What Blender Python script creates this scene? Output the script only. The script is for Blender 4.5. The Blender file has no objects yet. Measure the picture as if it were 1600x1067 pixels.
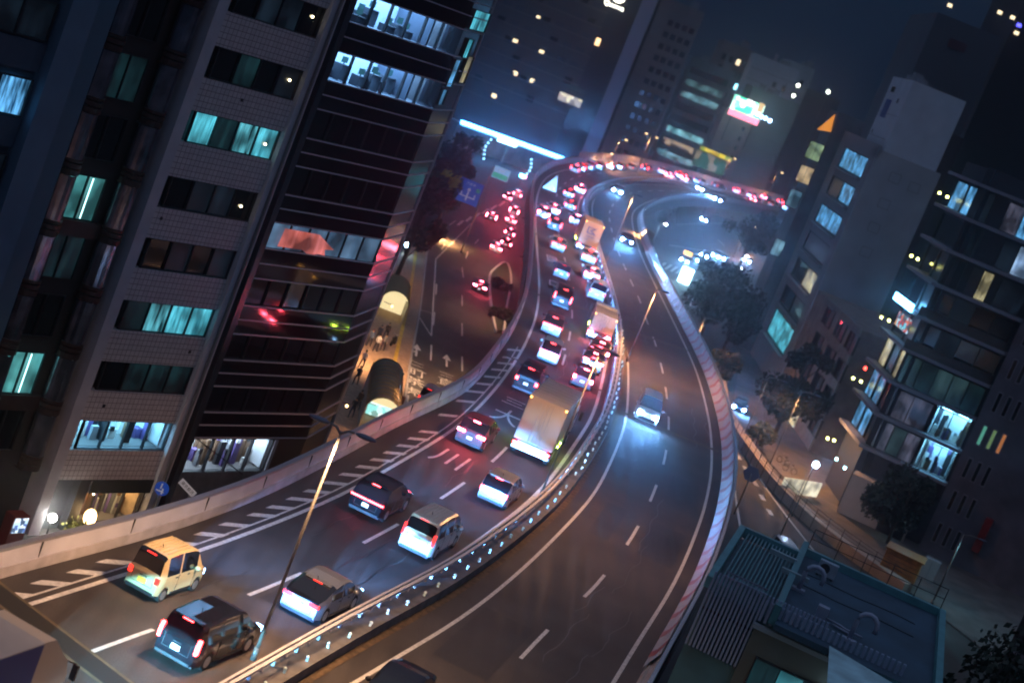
import bpy, bmesh, math, random
from mathutils import Vector, Matrix
from mathutils.geometry import tessellate_polygon
random.seed(7)
S = bpy.context.scene
R = math.radians
# ------------------------------------------------------------------ camera
CH = 25.0; FPX = 2800.0; PIT = R(10.25); ROL = R(22.0)
cam = bpy.data.cameras.new('camera'); camo = bpy.data.objects.new('camera', cam); S.collection.objects.link(camo)
cam.sensor_width = 36; cam.lens = FPX / 1600 * 36; cam.clip_start = 1; cam.clip_end = 6000
_fw = Vector((0, math.cos(PIT), -math.sin(PIT))); _up = Vector((0, math.sin(PIT), math.cos(PIT))); _rt = Vector((1, 0, 0))
_r = _rt * math.cos(ROL) + _up * math.sin(ROL); _u = _up * math.cos(ROL) - _rt * math.sin(ROL)
camo.matrix_world = Matrix((( _r.x, _u.x, -_fw.x, 0), (_r.y, _u.y, -_fw.y, 0), (_r.z, _u.z, -_fw.z, CH), (0, 0, 0, 1)))
cam.dof.use_dof = True; cam.dof.focus_distance = 84; cam.dof.aperture_fstop = 0.48
S.camera = camo
# ------------------------------------------------------------------ world (night sky over the city)
W = bpy.data.worlds.new("World"); S.world = W; W.use_nodes = True
nt = W.node_tree; nt.nodes.clear()
wo = nt.nodes.new('ShaderNodeOutputWorld'); bg = nt.nodes.new('ShaderNodeBackground')
tc = nt.nodes.new('ShaderNodeTexCoord'); sx = nt.nodes.new('ShaderNodeSeparateXYZ'); cr = nt.nodes.new('ShaderNodeValToRGB')
nz = nt.nodes.new('ShaderNodeTexNoise'); nz.inputs['Scale'].default_value = 3.0
ad = nt.nodes.new('ShaderNodeMath'); ad.operation = 'MULTIPLY_ADD'; ad.inputs[1].default_value = 0.12
nt.links.new(tc.outputs['Generated'], sx.inputs[0]); nt.links.new(tc.outputs['Generated'], nz.inputs['Vector'])
nt.links.new(nz.outputs['Fac'], ad.inputs[0]); nt.links.new(sx.outputs['Z'], ad.inputs[2]); nt.links.new(ad.outputs[0], cr.inputs[0])
e = cr.color_ramp.elements
e[0].position = 0.0; e[0].color = (0.003, 0.007, 0.015, 1)
e[1].position = 1.0; e[1].color = (0.16, 0.21, 0.34, 1)
x = e.new(0.10); x.color = (0.004, 0.010, 0.024, 1)
x = e.new(0.24); x.color = (0.006, 0.016, 0.036, 1)
nt.links.new(cr.outputs[0], bg.inputs[0]); bg.inputs[1].default_value = 1.0; nt.links.new(bg.outputs[0], wo.inputs[0])
S.view_settings.view_transform = 'Standard'; S.view_settings.look = 'None'; S.view_settings.gamma = 1; S.view_settings.exposure = 0.12
S.cycles.use_denoising = True
try: S.cycles.denoiser = 'OPENIMAGEDENOISE'
except Exception: pass
S.cycles.max_bounces = 5; S.cycles.diffuse_bounces = 2; S.cycles.glossy_bounces = 3; S.cycles.transmission_bounces = 2
S.cycles.sample_clamp_indirect = 4; S.cycles.caustics_reflective = False; S.cycles.caustics_refractive = False
S.cycles.use_light_tree = True; S.cycles.filter_width = 1.9
# ------------------------------------------------------------------ pixel (1600x1067) -> place
def ray(px, py):
    a = px - 800; b = 533.5 - py; c, s = math.cos(ROL), math.sin(ROL)
    X = a * c - b * s; Y = a * s + b * c
    return Vector((X, FPX * math.cos(PIT) + Y * math.sin(PIT), -FPX * math.sin(PIT) + Y * math.cos(PIT)))
def G(px, py, z=0.0):
    d = ray(px, py); return Vector((0, 0, CH)) + d * ((z - CH) / d.z)
def at(px, py, Y):
    d = ray(px, py); return Vector((0, 0, CH)) + d * (Y / d.y)
class Fac:                       # a vertical facade: local x along it, z up, -y outwards
    def __init__(s, P, az):
        s.P = Vector((P[0], P[1])); s.az = az; s.d = Vector((math.sin(R(az)), math.cos(R(az)))); s.rz = R(90 - az)
    def hit(s, px, py):
        r = ray(px, py); det = -r.x * s.d.y + r.y * s.d.x
        t = (-s.P.x * s.d.y + s.P.y * s.d.x) / det
        q = (r.x * t - s.P.x) * s.d.x + (r.y * t - s.P.y) * s.d.y
        return q, CH + t * r.z
    def pt(s, q, y=0):
        return (s.P.x + s.d.x * q - s.d.y * y, s.P.y + s.d.y * q + s.d.x * y)
# ------------------------------------------------------------------ materials
_M = {}
def mat(name, col, rough=.6, metal=0., emit=None, es=0., nscale=0, namt=.3, bump=0., coat=0., spec=None):
    if name in _M: return _M[name]
    m = bpy.data.materials.new(name); m.use_nodes = True; n = m.node_tree; b = n.nodes['Principled BSDF']
    b.inputs['Base Color'].default_value = (*col, 1); b.inputs['Roughness'].default_value = rough; b.inputs['Metallic'].default_value = metal
    if coat: b.inputs['Coat Weight'].default_value = coat; b.inputs['Coat Roughness'].default_value = .08
    if spec is not None: b.inputs['Specular IOR Level'].default_value = spec
    if emit:
        b.inputs['Emission Color'].default_value = (*emit, 1); b.inputs['Emission Strength'].default_value = es
    if nscale:
        t = n.nodes.new('ShaderNodeTexCoord'); x = n.nodes.new('ShaderNodeTexNoise'); x.inputs['Scale'].default_value = nscale; x.inputs['Detail'].default_value = 6
        n.links.new(t.outputs['Object'], x.inputs['Vector'])
        r = n.nodes.new('ShaderNodeMapRange'); r.inputs[1].default_value = .3; r.inputs[2].default_value = .7
        r.inputs[3].default_value = 1 - namt; r.inputs[4].default_value = 1 + namt
        h = n.nodes.new('ShaderNodeVectorMath'); h.operation = 'SCALE'; h.inputs[0].default_value = col
        n.links.new(x.outputs['Fac'], r.inputs[0]); n.links.new(r.outputs[0], h.inputs['Scale']); n.links.new(h.outputs[0], b.inputs['Base Color'])
        if bump:
            bp = n.nodes.new('ShaderNodeBump'); bp.inputs['Strength'].default_value = bump; bp.inputs['Distance'].default_value = .05
            n.links.new(x.outputs['Fac'], bp.inputs['Height']); n.links.new(bp.outputs[0], b.inputs['Normal'])
    _M[name] = m; return m
def striped(name, c1, c2, es, scale=3.0, axis=0, dist=2.0, base=(.03, .03, .035)):
    """lit curtain / blind / shelf seen through a window: gives off light"""
    if name in _M: return _M[name]
    m = bpy.data.materials.new(name); m.use_nodes = True; n = m.node_tree; b = n.nodes['Principled BSDF']
    b.inputs['Base Color'].default_value = (*base, 1); b.inputs['Roughness'].default_value = .3
    t = n.nodes.new('ShaderNodeTexCoord'); mp = n.nodes.new('ShaderNodeMapping')
    sc = [.12, .12, .12]; sc[axis] = 1; mp.inputs['Scale'].default_value = sc
    x = n.nodes.new('ShaderNodeTexNoise'); x.inputs['Scale'].default_value = scale; x.inputs['Detail'].default_value = 3; x.inputs['Roughness'].default_value = .7
    r = n.nodes.new('ShaderNodeValToRGB'); r.color_ramp.elements[0].position = .36; r.color_ramp.elements[1].position = .64
    r.color_ramp.elements[0].color = (*c1, 1); r.color_ramp.elements[1].color = (*c2, 1)
    n.links.new(t.outputs['Object'], mp.inputs[0]); n.links.new(mp.outputs[0], x.inputs['Vector']); n.links.new(x.outputs['Fac'], r.inputs[0])
    n.links.new(r.outputs[0], b.inputs['Emission Color'])
    y = n.nodes.new('ShaderNodeTexNoise'); y.inputs['Scale'].default_value = .55; y.inputs['Detail'].default_value = 2; n.links.new(t.outputs['Object'], y.inputs['Vector'])
    q = n.nodes.new('ShaderNodeMapRange'); q.inputs[1].default_value = .36; q.inputs[2].default_value = .64; q.inputs[3].default_value = .22 * es; q.inputs[4].default_value = 1.35 * es
    n.links.new(y.outputs['Fac'], q.inputs[0]); n.links.new(q.outputs[0], b.inputs['Emission Strength'])
    _M[name] = m; return m
def clutter(name, cols, es, scale=1.5):
    """lit room full of things behind glass: gives off light in patches"""
    if name in _M: return _M[name]
    m = bpy.data.materials.new(name); m.use_nodes = True; n = m.node_tree; b = n.nodes['Principled BSDF']
    b.inputs['Base Color'].default_value = (.04, .04, .04, 1); b.inputs['Roughness'].default_value = .25
    t = n.nodes.new('ShaderNodeTexCoord'); x = n.nodes.new('ShaderNodeTexVoronoi'); x.inputs['Scale'].default_value = scale; x.distance = 'CHEBYCHEV'
    x2 = n.nodes.new('ShaderNodeSeparateColor'); r = n.nodes.new('ShaderNodeValToRGB'); r.color_ramp.interpolation = 'CONSTANT'
    n.links.new(t.outputs['Object'], x.inputs['Vector']); n.links.new(x.outputs['Color'], x2.inputs[0]); n.links.new(x2.outputs[0], r.inputs[0])
    el = r.color_ramp.elements; el[0].color = (*cols[0], 1); el[1].color = (*cols[-1], 1); el[1].position = 1 - 1 / len(cols)
    for k, c in enumerate(cols[1:-1]):
        q = el.new((k + 1) / len(cols)); q.color = (*c, 1)
    n.links.new(r.outputs[0], b.inputs['Emission Color']); b.inputs['Emission Strength'].default_value = es
    _M[name] = m; return m
def clear_glass():
    if 'clear_pane' in _M: return _M['clear_pane']
    m = bpy.data.materials.new('clear_pane'); m.use_nodes = True; n = m.node_tree; n.nodes.clear(); o = n.nodes.new('ShaderNodeOutputMaterial'); x = n.nodes.new('ShaderNodeMixShader'); t = n.nodes.new('ShaderNodeBsdfTransparent'); g = n.nodes.new('ShaderNodeBsdfGlossy')
    t.inputs[0].default_value = (.9, .95, 1, 1); g.inputs['Roughness'].default_value = .05; x.inputs[0].default_value = .08
    n.links.new(t.outputs[0], x.inputs[1]); n.links.new(g.outputs[0], x.inputs[2]); n.links.new(x.outputs[0], o.inputs[0]); _M['clear_pane'] = m; return m
def emi(name, col, es): return mat(name, (.1, .1, .1), .5, emit=col, es=es)
def tiles(name, col, mort, sc):
    m = bpy.data.materials.new(name); m.use_nodes = True; n = m.node_tree; b = n.nodes['Principled BSDF']; b.inputs['Roughness'].default_value = .45
    t = n.nodes.new('ShaderNodeTexCoord'); s = n.nodes.new('ShaderNodeSeparateXYZ'); c = n.nodes.new('ShaderNodeCombineXYZ'); k = n.nodes.new('ShaderNodeTexBrick')
    k.offset = 0; k.inputs['Scale'].default_value = sc; k.inputs['Mortar Size'].default_value = .03; k.inputs['Brick Width'].default_value = .5; k.inputs['Row Height'].default_value = .5
    k.inputs['Color1'].default_value = (*col, 1); k.inputs['Color2'].default_value = (*[v * .86 for v in col], 1); k.inputs['Mortar'].default_value = (*mort, 1)
    n.links.new(t.outputs['Object'], s.inputs[0]); n.links.new(s.outputs[0], c.inputs[0]); n.links.new(s.outputs[2], c.inputs[1]); n.links.new(c.outputs[0], k.inputs['Vector'])
    n.links.new(k.outputs['Color'], b.inputs['Base Color']); _M[name] = m; return m
def asphalt(name, col, rough=.80):
    m = bpy.data.materials.new(name); m.use_nodes = True; n = m.node_tree; b = n.nodes['Principled BSDF']; b.inputs['Specular IOR Level'].default_value = .35
    t = n.nodes.new('ShaderNodeTexCoord')
    def noise(sc, d, vec=None):
        x = n.nodes.new('ShaderNodeTexNoise'); x.inputs['Scale'].default_value = sc; x.inputs['Detail'].default_value = d
        n.links.new(vec or t.outputs['Object'], x.inputs['Vector']); return x
    mp = n.nodes.new('ShaderNodeMapping'); mp.inputs['Rotation'].default_value = (0, 0, R(-14)); mp.inputs['Scale'].default_value = (1, .05, 1)
    n.links.new(t.outputs['Object'], mp.inputs[0])
    a = noise(.22, 4); f = noise(14, 5); st = noise(1.6, 3, mp.outputs[0])
    def mr(x, lo, hi):
        r = n.nodes.new('ShaderNodeMapRange'); r.inputs[1].default_value = .3; r.inputs[2].default_value = .7; r.inputs[3].default_value = lo; r.inputs[4].default_value = hi
        n.links.new(x.outputs['Fac'], r.inputs[0]); return r
    def mul(p, q):
        k = n.nodes.new('ShaderNodeMath'); k.operation = 'MULTIPLY'; n.links.new(p, k.inputs[0]); n.links.new(q, k.inputs[1]); return k.outputs[0]
    v = mul(mul(mr(a, .7, 1.3).outputs[0], mr(f, .8, 1.2).outputs[0]), mr(st, .66, 1.36).outputs[0])
    h = n.nodes.new('ShaderNodeVectorMath'); h.operation = 'SCALE'; h.inputs[0].default_value = col
    n.links.new(v, h.inputs['Scale']); n.links.new(h.outputs[0], b.inputs['Base Color'])
    n.links.new(mr(st, rough - .14, rough + .12).outputs[0], b.inputs['Roughness'])
    bp = n.nodes.new('ShaderNodeBump'); bp.inputs['Strength'].default_value = .25; bp.inputs['Distance'].default_value = .02
    n.links.new(f.outputs['Fac'], bp.inputs['Height']); n.links.new(bp.outputs[0], b.inputs['Normal'])
    _M[name] = m; return m
ASPH = asphalt('asphalt_deck', (.062, .053, .050)); ASPH2 = asphalt('asphalt_street', (.05, .047, .046), .75)
PAINT = mat('road_paint', (.62, .60, .56), .6, nscale=5, namt=.25)
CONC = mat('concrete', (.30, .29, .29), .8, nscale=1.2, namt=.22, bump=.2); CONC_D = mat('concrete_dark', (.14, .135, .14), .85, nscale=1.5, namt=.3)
STEEL = mat('galvanised_steel', (.45, .44, .47), .42, .25); DARK = mat('dark_metal', (.03, .03, .035), .45, .4); BLACK = mat('black_rubber', (.012, .012, .012), .8)
GLASS = mat('car_glass', (.008, .010, .014), .06, 0, coat=.5); DGLASS = mat('dark_window_glass', (.006, .007, .010), .07, 0, spec=.8)
FRAME = mat('window_frame', (.018, .018, .022), .5); WHITE = mat('white_paint', (.72, .72, .72), .5, nscale=2, namt=.08)
# ------------------------------------------------------------------ object helpers
COL = S.collection
def tag(o, label=None, cat=None, group=None, kind=None):
    if label: o['label'] = label
    if cat: o['category'] = cat
    if group: o['group'] = group
    if kind: o['kind'] = kind
    return o
def thing(name, label, cat, loc=(0, 0, 0), rz=0., group=None, kind=None):
    o = bpy.data.objects.new(name, None); COL.objects.link(o); o.location = loc; o.rotation_euler = (0, 0, rz); o.empty_display_size = .3
    return tag(o, label, cat, group, kind)
class MB:
    def __init__(s): s.v = []; s.f = []; s.mi = []; s.sm = []
    def poly(s, pts, mi=0, sm=False):
        b = len(s.v); s.v += [tuple(p) for p in pts]; s.f.append(tuple(range(b, b + len(pts)))); s.mi.append(mi); s.sm.append(sm); return s
    def box(s, x0, x1, y0, y1, z0, z1, mi=0, M=None):
        x0, x1 = min(x0, x1), max(x0, x1); y0, y1 = min(y0, y1), max(y0, y1); z0, z1 = min(z0, z1), max(z0, z1)
        p = [(x0, y0, z0), (x1, y0, z0), (x1, y1, z0), (x0, y1, z0), (x0, y0, z1), (x1, y0, z1), (x1, y1, z1), (x0, y1, z1)]
        if M: p = [tuple(M @ Vector(q)) for q in p]
        b = len(s.v); s.v += p
        for f in ((3, 2, 1, 0), (4, 5, 6, 7), (0, 1, 5, 4), (1, 2, 6, 5), (2, 3, 7, 6), (3, 0, 4, 7)):
            s.f.append(tuple(b + i for i in f)); s.mi.append(mi); s.sm.append(False)
        return s
    def tube(s, pts, r, n=8, mi=0, r2=None, caps=True):
        pts = [Vector(p) for p in pts]; b = len(s.v); N = len(pts)
        for i, p in enumerate(pts):
            d = (pts[min(i + 1, N - 1)] - pts[max(i - 1, 0)]).normalized(); a = Vector((0, 0, 1)) if abs(d.z) < .9 else Vector((1, 0, 0))
            u = d.cross(a).normalized(); w = d.cross(u); rr = r if r2 is None else r + (r2 - r) * i / (N - 1)
            for k in range(n):
                t = 2 * math.pi * k / n; s.v.append(tuple(p + u * math.cos(t) * rr + w * math.sin(t) * rr))
        for i in range(N - 1):
            for k in range(n):
                k2 = (k + 1) % n; s.f.append((b + i * n + k, b + i * n + k2, b + (i + 1) * n + k2, b + (i + 1) * n + k)); s.mi.append(mi); s.sm.append(n > 5)
        if caps:
            s.f.append(tuple(b + k for k in range(n))[::-1]); s.f.append(tuple(b + (N - 1) * n + k for k in range(n))); s.mi += [mi, mi]; s.sm += [False, False]
        return s
    def ball(s, c, r, n=8, m=6, mi=0, sc=(1, 1, 1)):
        b = len(s.v)
        for i in range(m + 1):
            ph = math.pi * i / m
            for k in range(n):
                t = 2 * math.pi * k / n; s.v.append((c[0] + r * sc[0] * math.sin(ph) * math.cos(t), c[1] + r * sc[1] * math.sin(ph) * math.sin(t), c[2] + r * sc[2] * math.cos(ph)))
        for i in range(m):
            for k in range(n):
                k2 = (k + 1) % n; s.f.append((b + i * n + k, b + (i + 1) * n + k, b + (i + 1) * n + k2, b + i * n + k2)); s.mi.append(mi); s.sm.append(True)
        return s
    def ribbon(s, L, Rr, mi=0):      # strip between two polylines of equal length
        for i in range(len(L) - 1): s.poly([L[i], Rr[i], Rr[i + 1], L[i + 1]], mi)
        return s
    def mesh(s, name, mats):
        me = bpy.data.meshes.new(name); me.from_pydata(s.v, [], s.f)
        for m in (mats if isinstance(mats, (list, tuple)) else [mats]): me.materials.append(m)
        me.polygons.foreach_set('material_index', s.mi); me.polygons.foreach_set('use_smooth', s.sm); me.update(); return me
    def build(s, name, mats, parent=None, loc=(0, 0, 0), rz=0.):
        o = bpy.data.objects.new(name, s.mesh(name, mats)); COL.objects.link(o); o.location = loc; o.rotation_euler = (0, 0, rz)
        if parent: o.parent = parent
        return o
def link_copy(o, parent=None):
    c = o.copy(); COL.objects.link(c)
    if parent: c.parent = parent
    for ch in o.children: link_copy(ch, c)
    return c
def bevel(o, w=.02, seg=2):
    m = o.modifiers.new('bevel', 'BEVEL'); m.width = w; m.segments = seg; m.limit_method = 'ANGLE'; return o
# polylines on the ground
def PL(pix, z=0.0): return [G(x, y, z) for x, y in pix]
def smooth(P, step=2.0):
    P = [Vector(p) for p in P]; out = []
    for i in range(len(P) - 1):
        p0 = P[max(i - 1, 0)]; p1 = P[i]; p2 = P[i + 1]; p3 = P[min(i + 2, len(P) - 1)]
        n = max(1, int((p2 - p1).length / step))
        for k in range(n):
            t = k / n
            out.append(.5 * ((2 * p1) + (p2 - p0) * t + (2 * p0 - 5 * p1 + 4 * p2 - p3) * t * t + (3 * p1 - p0 - 3 * p2 + p3) * t ** 3))
    out.append(P[-1]); return out
def relax(P, n=6):
    P = [p.copy() for p in P]
    for _ in range(n):
        Q = [p.copy() for p in P]
        for i in range(1, len(P) - 1): Q[i] = (P[i - 1] + P[i] * 2 + P[i + 1]) / 4
        P = Q
    return P
def offs(P, d, z=None):
    out = []
    for i, p in enumerate(P):
        t = (P[min(i + 1, len(P) - 1)] - P[max(i - 1, 0)]); t.z = 0; t.normalize()
        q = p + Vector((t.y, -t.x, 0)) * d; q.z = p.z if z is None else z; out.append(q)
    return out
def zed(P, z): return [Vector((p.x, p.y, z)) for p in P]
def ext(P, back): d = (P[0] - P[2]).normalized(); return [P[0] + d * back] + P
class Path:
    def __init__(s, P):
        s.P = P; s.c = [0]
        for i in range(len(P) - 1): s.c.append(s.c[-1] + (P[i + 1] - P[i]).length)
        s.L = s.c[-1]
    def p(s, q):
        q = max(0, min(q, s.L - 1e-4)); i = max(0, next((k for k in range(len(s.c)) if s.c[k] > q), len(s.c) - 1) - 1)
        t = (q - s.c[i]) / max(1e-6, s.c[i + 1] - s.c[i]); d = (s.P[i + 1] - s.P[i]).normalized(); return s.P[i].lerp(s.P[i + 1], t), d
    def near(s, X):
        b = (1e9, 0)
        for i in range(len(s.P) - 1):
            a = s.P[i]; e = s.P[i + 1] - a; t = max(0, min(1, (X - a).dot(e) / e.dot(e))); dd = (a + e * t - X).length
            if dd < b[0]: b = (dd, s.c[i] + t * e.length)
        return b[1]
def band(name, P, prof, m, parent=None, mi=None):
    """sweep a closed (offset, z) profile along a polyline"""
    mb = MB(); rings = [offs(P, o, None) for o, z in prof]; n = len(prof)
    for j, (o, z) in enumerate(prof):
        for q in rings[j]: q.z += z
    for i in range(len(P) - 1):
        for j in range(n):
            k = (j + 1) % n; mb.poly([rings[j][i], rings[k][i], rings[k][i + 1], rings[j][i + 1]], 0 if mi is None else mi[j])
    mb.poly([rings[j][0] for j in range(n)]); mb.poly([rings[j][-1] for j in range(n)][::-1])
    return mb.build(name, m, parent)
def line(P, w, z, mb): 
    mb.ribbon(zed(offs(P, -w / 2), z), zed(offs(P, w / 2), z)); return mb
def sub(P, q0, q1, step=1.0):
    pa = Path(P); n = max(1, int((q1 - q0) / step)); return [pa.p(q0 + (q1 - q0) * i / n)[0] for i in range(n + 1)]
def text_mesh(body, size, name='lettering', ext_=0.0):
    c = bpy.data.curves.new(name, 'FONT'); c.body = body; c.size = size; c.align_x = 'CENTER'; c.align_y = 'CENTER'; c.extrude = ext_
    o = bpy.data.objects.new(name, c); COL.objects.link(o); dg = bpy.context.evaluated_depsgraph_get(); dg.update()
    me = bpy.data.meshes.new_from_object(o.evaluated_get(dg)); bpy.data.objects.remove(o); return me
def text_obj(body, size, m, parent, M, name='lettering'):
    me = text_mesh(body, size, name); me.materials.clear(); me.materials.append(m); o = bpy.data.objects.new(name, me); COL.objects.link(o)
    if parent: o.parent = parent
    o.matrix_local = M; return o
ORD = ['first', 'second', 'third', 'fourth', 'fifth', 'sixth', 'seventh', 'eighth', 'ninth', 'tenth', 'eleventh', 'twelfth', 'thirteenth', 'fourteenth', 'fifteenth', 'sixteenth', 'seventeenth', 'eighteenth', 'nineteenth', 'twentieth']
# ================================================================== the expressway, read off as curves on the deck
SZ = -9.0
LB = smooth(ext(PL([(0, 903), (200, 853), (400, 784), (476, 744), (545, 710), (613, 670), (720, 620), (750, 592), (777, 556), (801, 520), (819, 478), (826, 448), (831, 394), (832, 347), (831, 315), (835, 288), (847, 271), (870, 259), (894, 255), (930, 255), (985, 259), (1040, 270), (1075, 280), (1117, 292), (1166, 304), (1225, 319)]), 60))
LL = smooth(ext(PL([(33, 948), (165, 906), (299, 865), (400, 829), (533, 774), (583, 746), (697, 679), (741, 643), (784, 595), (819, 541), (837, 496), (842, 460), (842, 429), (838, 371), (837, 335), (840, 305), (852, 280), (875, 268), (900, 264), (935, 263)]), 60))
LR = smooth(ext(PL([(476, 996), (648, 910), (781, 820), (850, 760), (900, 691), (927, 646), (943, 586), (950, 535), (946, 490), (938, 455), (930, 425), (921, 394), (911, 360), (903, 335), (904, 318), (912, 304), (926, 294), (952, 286), (987, 282), (1034, 284), (1080, 292), (1130, 303), (1180, 315)]), 60))
RL = smooth(ext(PL([(552, 1067), (667, 999), (743, 950), (816, 889), (860, 847), (924, 778), (949, 733), (966, 694), (976, 664), (981, 628), (981, 565), (974, 520), (962, 474), (950, 425), (938, 385), (929, 350), (925, 326), (931, 307), (945, 298), (968, 291), (1013, 288), (1062, 293), (1110, 302), (1160, 313), (1205, 323)]), 60))
RR = smooth(ext(PL([(1000, 997), (1030, 952), (1063, 892), (1090, 826), (1102, 790), (1108, 760), (1112, 730), (1110, 670), (1097, 610), (1080, 561), (1041, 480), (1020, 438), (999, 392), (988, 350), (990, 331), (1002, 321), (1018, 314), (1040, 309), (1074, 307), (1110, 310), (1159, 318), (1208, 328)]), 60))
RR = relax(RR, 4); LR = relax(LR, 4); RL = relax(RL, 4); LB = relax(LB, 6); LL = relax(LL, 4)
RB = relax(offs(RR, .78), 8)
LD = smooth(PL([(30, 1060), (180, 1004), (432, 912), (596, 833), (708, 766), (781, 710), (825, 656), (864, 604), (881, 562), (890, 525), (894, 491), (891, 460), (889, 433), (883, 407), (874, 370), (868, 340), (868, 315), (874, 296), (890, 282), (915, 273), (950, 270), (985, 270), (1034, 277), (1080, 286), (1130, 298), (1180, 310)]))
RD = smooth(ext(PL([(835, 1005), (930, 915), (989, 836), (1021, 770), (1039, 714), (1045, 661), (1041, 614), (1034, 575), (1023, 534), (1010, 500), (999, 468), (987, 442), (976, 417), (967, 396), (960, 375), (954, 352), (952, 335), (958, 320), (972, 309), (995, 300), (1030, 298), (1074, 300), (1110, 305), (1160, 315)]), 36))
# ground far below and round the deck
g = MB(); g.poly([(-900, -100, SZ), (900, -100, SZ), (900, 2400, SZ), (-900, 2400, SZ)])
tag(g.build('ground', ASPH2), kind='structure')
def slab(name, A, B, z, th, m, m2):
    P = [Vector((p.x, p.y, 0)) for p in A] + [Vector((p.x, p.y, 0)) for p in reversed(B)]
    mb = MB(); mb.v = [(p.x, p.y, z) for p in P] + [(p.x, p.y, z - th) for p in P]; n = len(P)
    for t in tessellate_polygon([P]):
        a, b, c = t; nn = (P[b] - P[a]).cross(P[c] - P[a])
        if nn.z < 0: b, c = c, b
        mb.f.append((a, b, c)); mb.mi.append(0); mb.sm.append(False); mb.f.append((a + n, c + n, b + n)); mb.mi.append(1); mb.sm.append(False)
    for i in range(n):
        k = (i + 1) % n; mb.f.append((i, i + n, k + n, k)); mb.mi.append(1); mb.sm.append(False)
    return mb.build(name, [m, m2])
LBo = offs(LB, -.45); RBo = offs(RB, .75)
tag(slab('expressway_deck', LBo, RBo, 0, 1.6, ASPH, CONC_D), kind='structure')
# painted lines
mk = MB()
line(LL, .20, .005, mk); line(LR, .22, .005, mk); line(RL, .17, .005, mk); line(RR, .18, .005, mk)
pLL = Path(LL); line(sub(offs(LL, -.40), 0, pLL.near(G(816, 545, 0)), 2), .09, .005, mk)
pLD = Path(LD); pRD = Path(RD)
for px in [(180, 1004), (432, 912), (596, 833), (708, 766), (781, 710), (825, 656), (864, 604), (881, 562), (890, 525), (894, 491), (891, 460), (889, 433), (883, 407), (874, 370)]:
    q = pLD.near(G(*px)); line(sub(LD, q - 2.4, q + 2.4, 1.2), .17, .005, mk)
q = pLD.near(G(874, 370)) + 12.1
while q < pLD.L - 5: line(sub(LD, q - 2.4, q + 2.4, 1.2), .17, .005, mk); q += 12.1
q = pRD.near(G(835, 1005)); qs = [q - 12.1, q - 24.2]
for px in [(835, 1005), (930, 915), (989, 836), (1021, 770), (1039, 714), (1045, 661), (1041, 614), (1034, 575), (1023, 534), (1010, 500), (999, 468), (987, 442), (976, 417), (967, 396), (960, 375), (955, 359)]: qs.append(pRD.near(G(*px)))
q = qs[-1] + 12.1
while q < pRD.L - 5: qs.append(q); q += 12.1
for q in qs: line(sub(RD, q - 2.45, q + 2.45, 1.2), .17, .005, mk)
# slanted shoulder bars
for cx, cy in [(20, 929), (82, 911), (137, 894), (182, 878), (285, 849), (330, 835), (368, 820), (411, 805), (440, 793), (470, 780), (496, 768), (524, 755), (550, 742), (575, 730), (597, 719), (617, 708), (637, 697), (654, 686), (671, 675), (700, 649), (727, 627), (742, 612), (757, 600), (769, 589), (780, 578), (789, 568), (797, 559), (804, 547)]:
    sc = 74 / G(cx, cy).y; a = G(cx - 21 * sc, cy - 2 * sc); b = G(cx + 21 * sc, cy + 2 * sc)
    t = G(cx + 30, cy - 16) - G(cx, cy); t.normalize(); t = Path(LL).p(pLL.near(G(cx, cy)))[1] * .38
    mk.poly([(a - t).to_tuple()[:2] + (.006,), (b - t).to_tuple()[:2] + (.006,), (b + t).to_tuple()[:2] + (.006,), (a + t).to_tuple()[:2] + (.006,)])
mk_o = mk.build('road_markings', PAINT); tag(mk_o, kind='structure')
def road_text(ch, px, py, path, w, h, z=.007, m=PAINT):
    """one character painted on the road, stretched along the lane, read by its drivers"""
    p = G(px, py, z - .007 if z < 1 else 0); pa = Path(path); t = pa.p(pa.near(Vector((p.x, p.y, path[0].z))))[1]; p = Vector((p.x, p.y, z))
    me = text_mesh(ch, 1.0); me.materials.clear(); me.materials.append(m); o = bpy.data.objects.new('road_lettering', me); COL.objects.link(o)
    X = Vector((t.y, -t.x, 0)).normalized(); Y = Vector((t.x, t.y, 0)).normalized()
    o.matrix_world = Matrix(((X.x * w, Y.x * h, 0, p.x), (X.y * w, Y.y * h, 0, p.y), (0, 0, 1, p.z), (0, 0, 0, 1))); tag(o, kind='structure'); return o
for ch, px, py, w, h in [('川', 703, 718, 2.1, 4.2), ('大', 790, 652, 2.0, 4.6), ('三', 803, 630, 1.8, 2.6), ('目', 863, 406, 1.8, 5.5), ('口', 868, 445, 1.8, 4.5)]: road_text(ch, px, py, LD, w, h)
# expansion joints: wide finger joint in front, thin ones beyond
def joint(a, b, w, wc, label=None):
    A = G(*a); B = G(*b); d = (B - A).normalized(); n = Vector((-d.y, d.x, 0)); mb = MB()
    def q(w0, w1, z, mi): mb.poly([(A + n * w0 + Vector((0, 0, z))), (B + n * w0 + Vector((0, 0, z))), (B + n * w1 + Vector((0, 0, z))), (A + n * w1 + Vector((0, 0, z)))][::-1] if (w1 > w0) else [], mi)
    q(-w / 2 - wc, w / 2 + wc, .010, 0); q(-w / 2, w / 2, .014, 1)
    for p in mb.v: pass
    o = mb.build('expansion_joint', [mat('joint_concrete', (.11, .085, .05), .8, nscale=2), BLACK]); tag(o, kind='structure'); return o
joint((-30, 905), (215, 1092), 1.0, .16)
joint((777, 551), (944, 612), .12, .18); joint((962, 640), (1124, 706), .12, .3); joint((832, 458), (936, 490), .1, .3); joint((968, 512), (1075, 548), .1, .3)
joint((836, 365), (906, 392), .1, .4); joint((931, 395), (1018, 437), .1, .3)
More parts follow.
